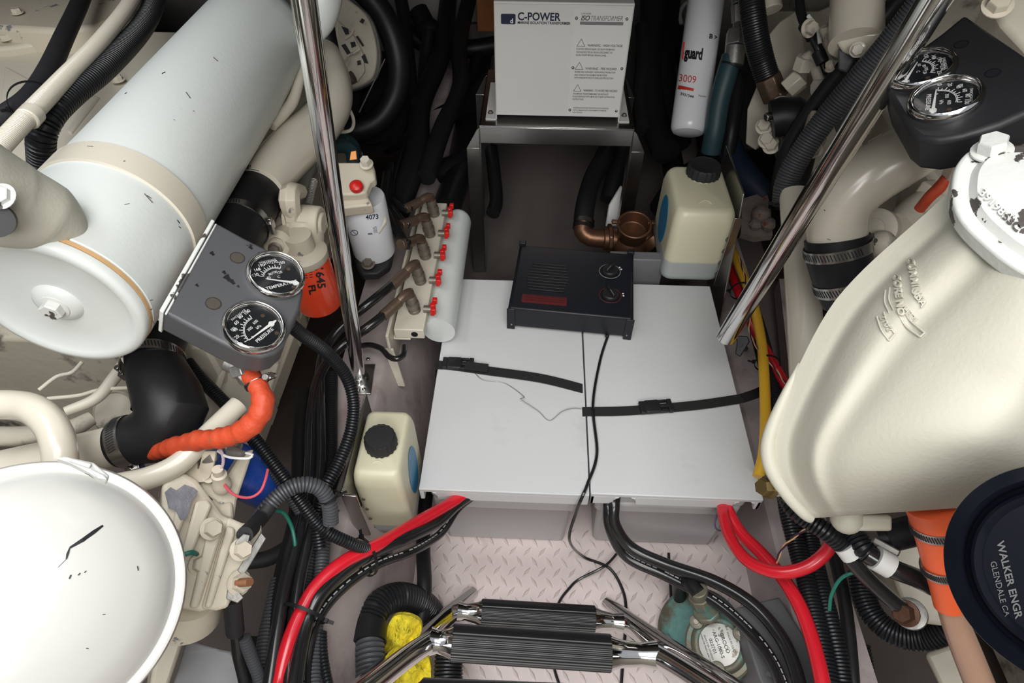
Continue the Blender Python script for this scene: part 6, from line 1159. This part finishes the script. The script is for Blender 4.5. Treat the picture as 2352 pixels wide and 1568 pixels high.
el = hose('black_elbow_hose', 'black rubber elbow with screw clamp behind the right steel rail', [(1772, 275, 1.33, 84), (1815, 268, 1.32, 92), (1838, 300, 1.33, 92), (1830, 350, 1.36, 84), (1815, 420, 1.40, 80), (1805, 480, 1.42, 76)], rub, n=28)
c = P(1795, 262, 1.31)
mk('clamp', [box(c, (.050, .016, .010), (imgdir(1795, 262, 1, -.28), imgdir(1795, 262, .28, 1), tow(1795, 262))), cyl(P(1758, 270, 1.31), P(1785, 262, 1.31), .009, n=16)], steel, el, bevel=.002)
mk('elbow_end', [lathe(P(1798, 245, 1.38), tow(1798, 245) * .4 + V(0, 0, 1), [(.026, -.01), (.028, 0), (.024, .008), (.012, .012), (0, .013)], 28)], cream, label='cream domed fitting above the black elbow', cat='fitting')
bo = thing('banjo_fitting', 'cream bolt heads on a bracket left of the black elbow', 'fitting', P(1765, 320, 1.38))
for x, y in ((1756, 290), (1762, 322), (1772, 335)): mk('bolt', hexbolt(P(x, y, 1.37), tow(x, y) + V(-.3, 0, .5), .014, .012), cream, bo)
mk('strap', [slab([(1748, 285), (1766, 282), (1780, 340), (1765, 345)], P(1762, 315, 1.385), tow(1762, 315), .01)], cream, bo, bevel=.002)
wl = thing('sensor_lead', 'black taped sensor lead in front of the right engine casting', 'cable', P(1860, 90, 1.25))
mk('cable', [sweep(px([(1832, -50, 1.28), (1838, 20, 1.27), (1850, 58, 1.26), (1868, 88, 1.25), (1885, 125, 1.25), (1898, 160, 1.26), (1915, 195, 1.28)]), .0095, 16)], cabk, wl)
mk('connector', [cyl(P(1848, 55, 1.255), P(1868, 85, 1.245), .014, n=12), cyl(P(1878, 118, 1.24), P(1890, 145, 1.24), .0125, n=12)], rub, wl, bevel=.001)
mk('white_tie', [cyl(P(1856, 36, 1.24), P(1884, 72, 1.23), .004, n=8), cyl(P(1880, 65, 1.23), P(1884, 100, 1.235), .0045, n=8)], whitep, wl)
ef = thing('elbow_fitting', 'cream branched pipe fitting below the sensor lead', 'fitting', P(1880, 180, 1.3))
mk('body', [sweep(px([(1848, 145, 1.31, 34), (1862, 132, 1.30, 36), (1878, 150, 1.30, 38), (1888, 190, 1.30, 34), (1885, 225, 1.31, 30), (1878, 258, 1.32, 22)]), pw([(0, 0, 1.3, 34), (0, 0, 1.3, 36), (0, 0, 1.3, 38), (0, 0, 1.3, 34), (0, 0, 1.3, 30), (0, 0, 1.3, 22)]), 12), cyl(P(1870, 205, 1.29), P(1900, 200, 1.29), .018, n=8), cyl(P(1842, 160, 1.32), P(1852, 130, 1.30), .020, n=6)], cream2, ef, bevel=.001)
hose('corrugated_hose', 'long grey-black corrugated hose slanting parallel to the right steel rail', [(2180, -90, .96), (2120, 0, 1.0), (2050, 92, 1.05), (1975, 180, 1.10), (1900, 268, 1.15), (1842, 350, 1.19), (1808, 415, 1.22), (1800, 468, 1.24)], loomg, w_=66, n=30, rib=(.0052, .0022))
hose('black_hose', 'smooth black hose tucked along the slanting corrugated one', [(2110, -60, 1.10), (2040, 30, 1.13), (1960, 130, 1.18), (1880, 230, 1.24), (1815, 330, 1.30), (1790, 420, 1.34), (1788, 470, 1.36)], rub, w_=44, n=20)
tie('cable_tie', P(1812, 470, 1.235), V(-.05, -.5, -.85), .027, label='black tie ring where the corrugated hose meets the lower cream pipe', wid=.006, tail=RX * -1)
mk('bracket_plate', [slab([(1925, 165), (1955, 160), (1990, 260), (1930, 330), (1905, 260)], P(1945, 240, 1.30), tow(1945, 240), .015)], panelg, er, bevel=.002)
mk('corroded_bracket', [slab([(1705, 456), (1760, 440), (1770, 470), (1775, 540), (1735, 545), (1702, 535)], P(1740, 500, 1.55), V(-.1, -.3, 1), .02), sphere(P(1748, 492, 1.53), .024, 10), sphere(P(1765, 515, 1.52), .018, 8), sphere(P(1735, 515, 1.53), .016, 8)], mat('corroded_metal', (.19, .16, .14), .8, bump=1.0, bs=90, var=.5, vs_=60, dirt=(((.25, .05, .03), 30, .62, .05),)), label='corroded metal bracket right of the far plastic bottle', cat='bracket')
hose('cream_fitting_pipe', 'small ribbed cream plug in the clutter left of the black gauge box', [(2000, 335, 1.15), (2030, 318, 1.13)], cream2, 'plug', w_=26, n=18, rib=(.004, .0015))
mk('side_boss', [lathe(P(2010, 525, 1.12), tow(2010, 525) + RX * -.4, [(.034, -.03), (.036, 0), (.030, .004), (.018, .004), (.018, .010), (.010, .012), (0, .012)], 32), sphere(P(2025, 560, 1.1), .024, 14)], creamdirty, er)
mk('rust_pipe', [sweep(px([(2060, 520, 1.15, 60), (2100, 480, 1.18, 64), (2150, 450, 1.2, 60)]), .026, 20)], creamdirty, er)
mk('stringer_cap', [prism([PZ(1790, 640, -.2), PZ(1815, 640, -.2), PZ(1850, 900, -.2), PZ(1818, 900, -.2)], (0, 0, -.05))], pink, label='painted batten deep beside the right stringer', cat='batten')
0 and mk('mat_piece', [prism([PZ(1135, 360, FZ + .002), PZ(1330, 360, FZ + .002), PZ(1330, 430, FZ + .002), PZ(1135, 430, FZ + .002)], (0, 0, .004))], rub, label='dark mat lying on the floor under the stand', cat='mat')
hose('black_hose', 'black hose hanging behind the left leg of the stand', [(1128, 340, 1.95), (1135, 400, 1.9), (1140, 460, 1.85), (1132, 490, 1.82)], rub, w_=30, n=18)

for i, (pts, r_, lb) in enumerate((  # the left hoses are added to darken the stringer, in place of shade
    ([(-.46, .72, .075), (-.44, .95, .10), (-.47, 1.25, .09), (-.44, 1.55, .12), (-.46, 2.0, .16)], .032, 'added thick black hose darkening the far left stringer'),
    ([(-.40, .84, .10), (-.38, 1.05, .12), (-.36, 1.35, .10), (-.38, 1.6, .15), (-.33, 2.0, .3)], .026, 'added black hose darkening the aisle edge of the far left stringer'),
    ([(-.36, .86, -.02), (-.345, 1.1, -.04), (-.35, 1.4, -.06), (-.34, 1.9, -.05)], .040, 'added black hose darkening the stringer beside the left stand leg'),
    ([(.44, .86, -.06), (.43, 1.1, -.05), (.44, 1.5, -.03), (.42, 2.0, .02)], .034, 'thick black hose on the far right stringer'),
    ([(.33, .90, -.10), (.32, 1.2, -.08), (.33, 1.6, -.06), (.30, 2.0, .0)], .034, 'black hose low beside the right stand leg'))):
    mk('black_hose', [sweep(pts, r_, 20)], rub, label=lb, cat='hose')
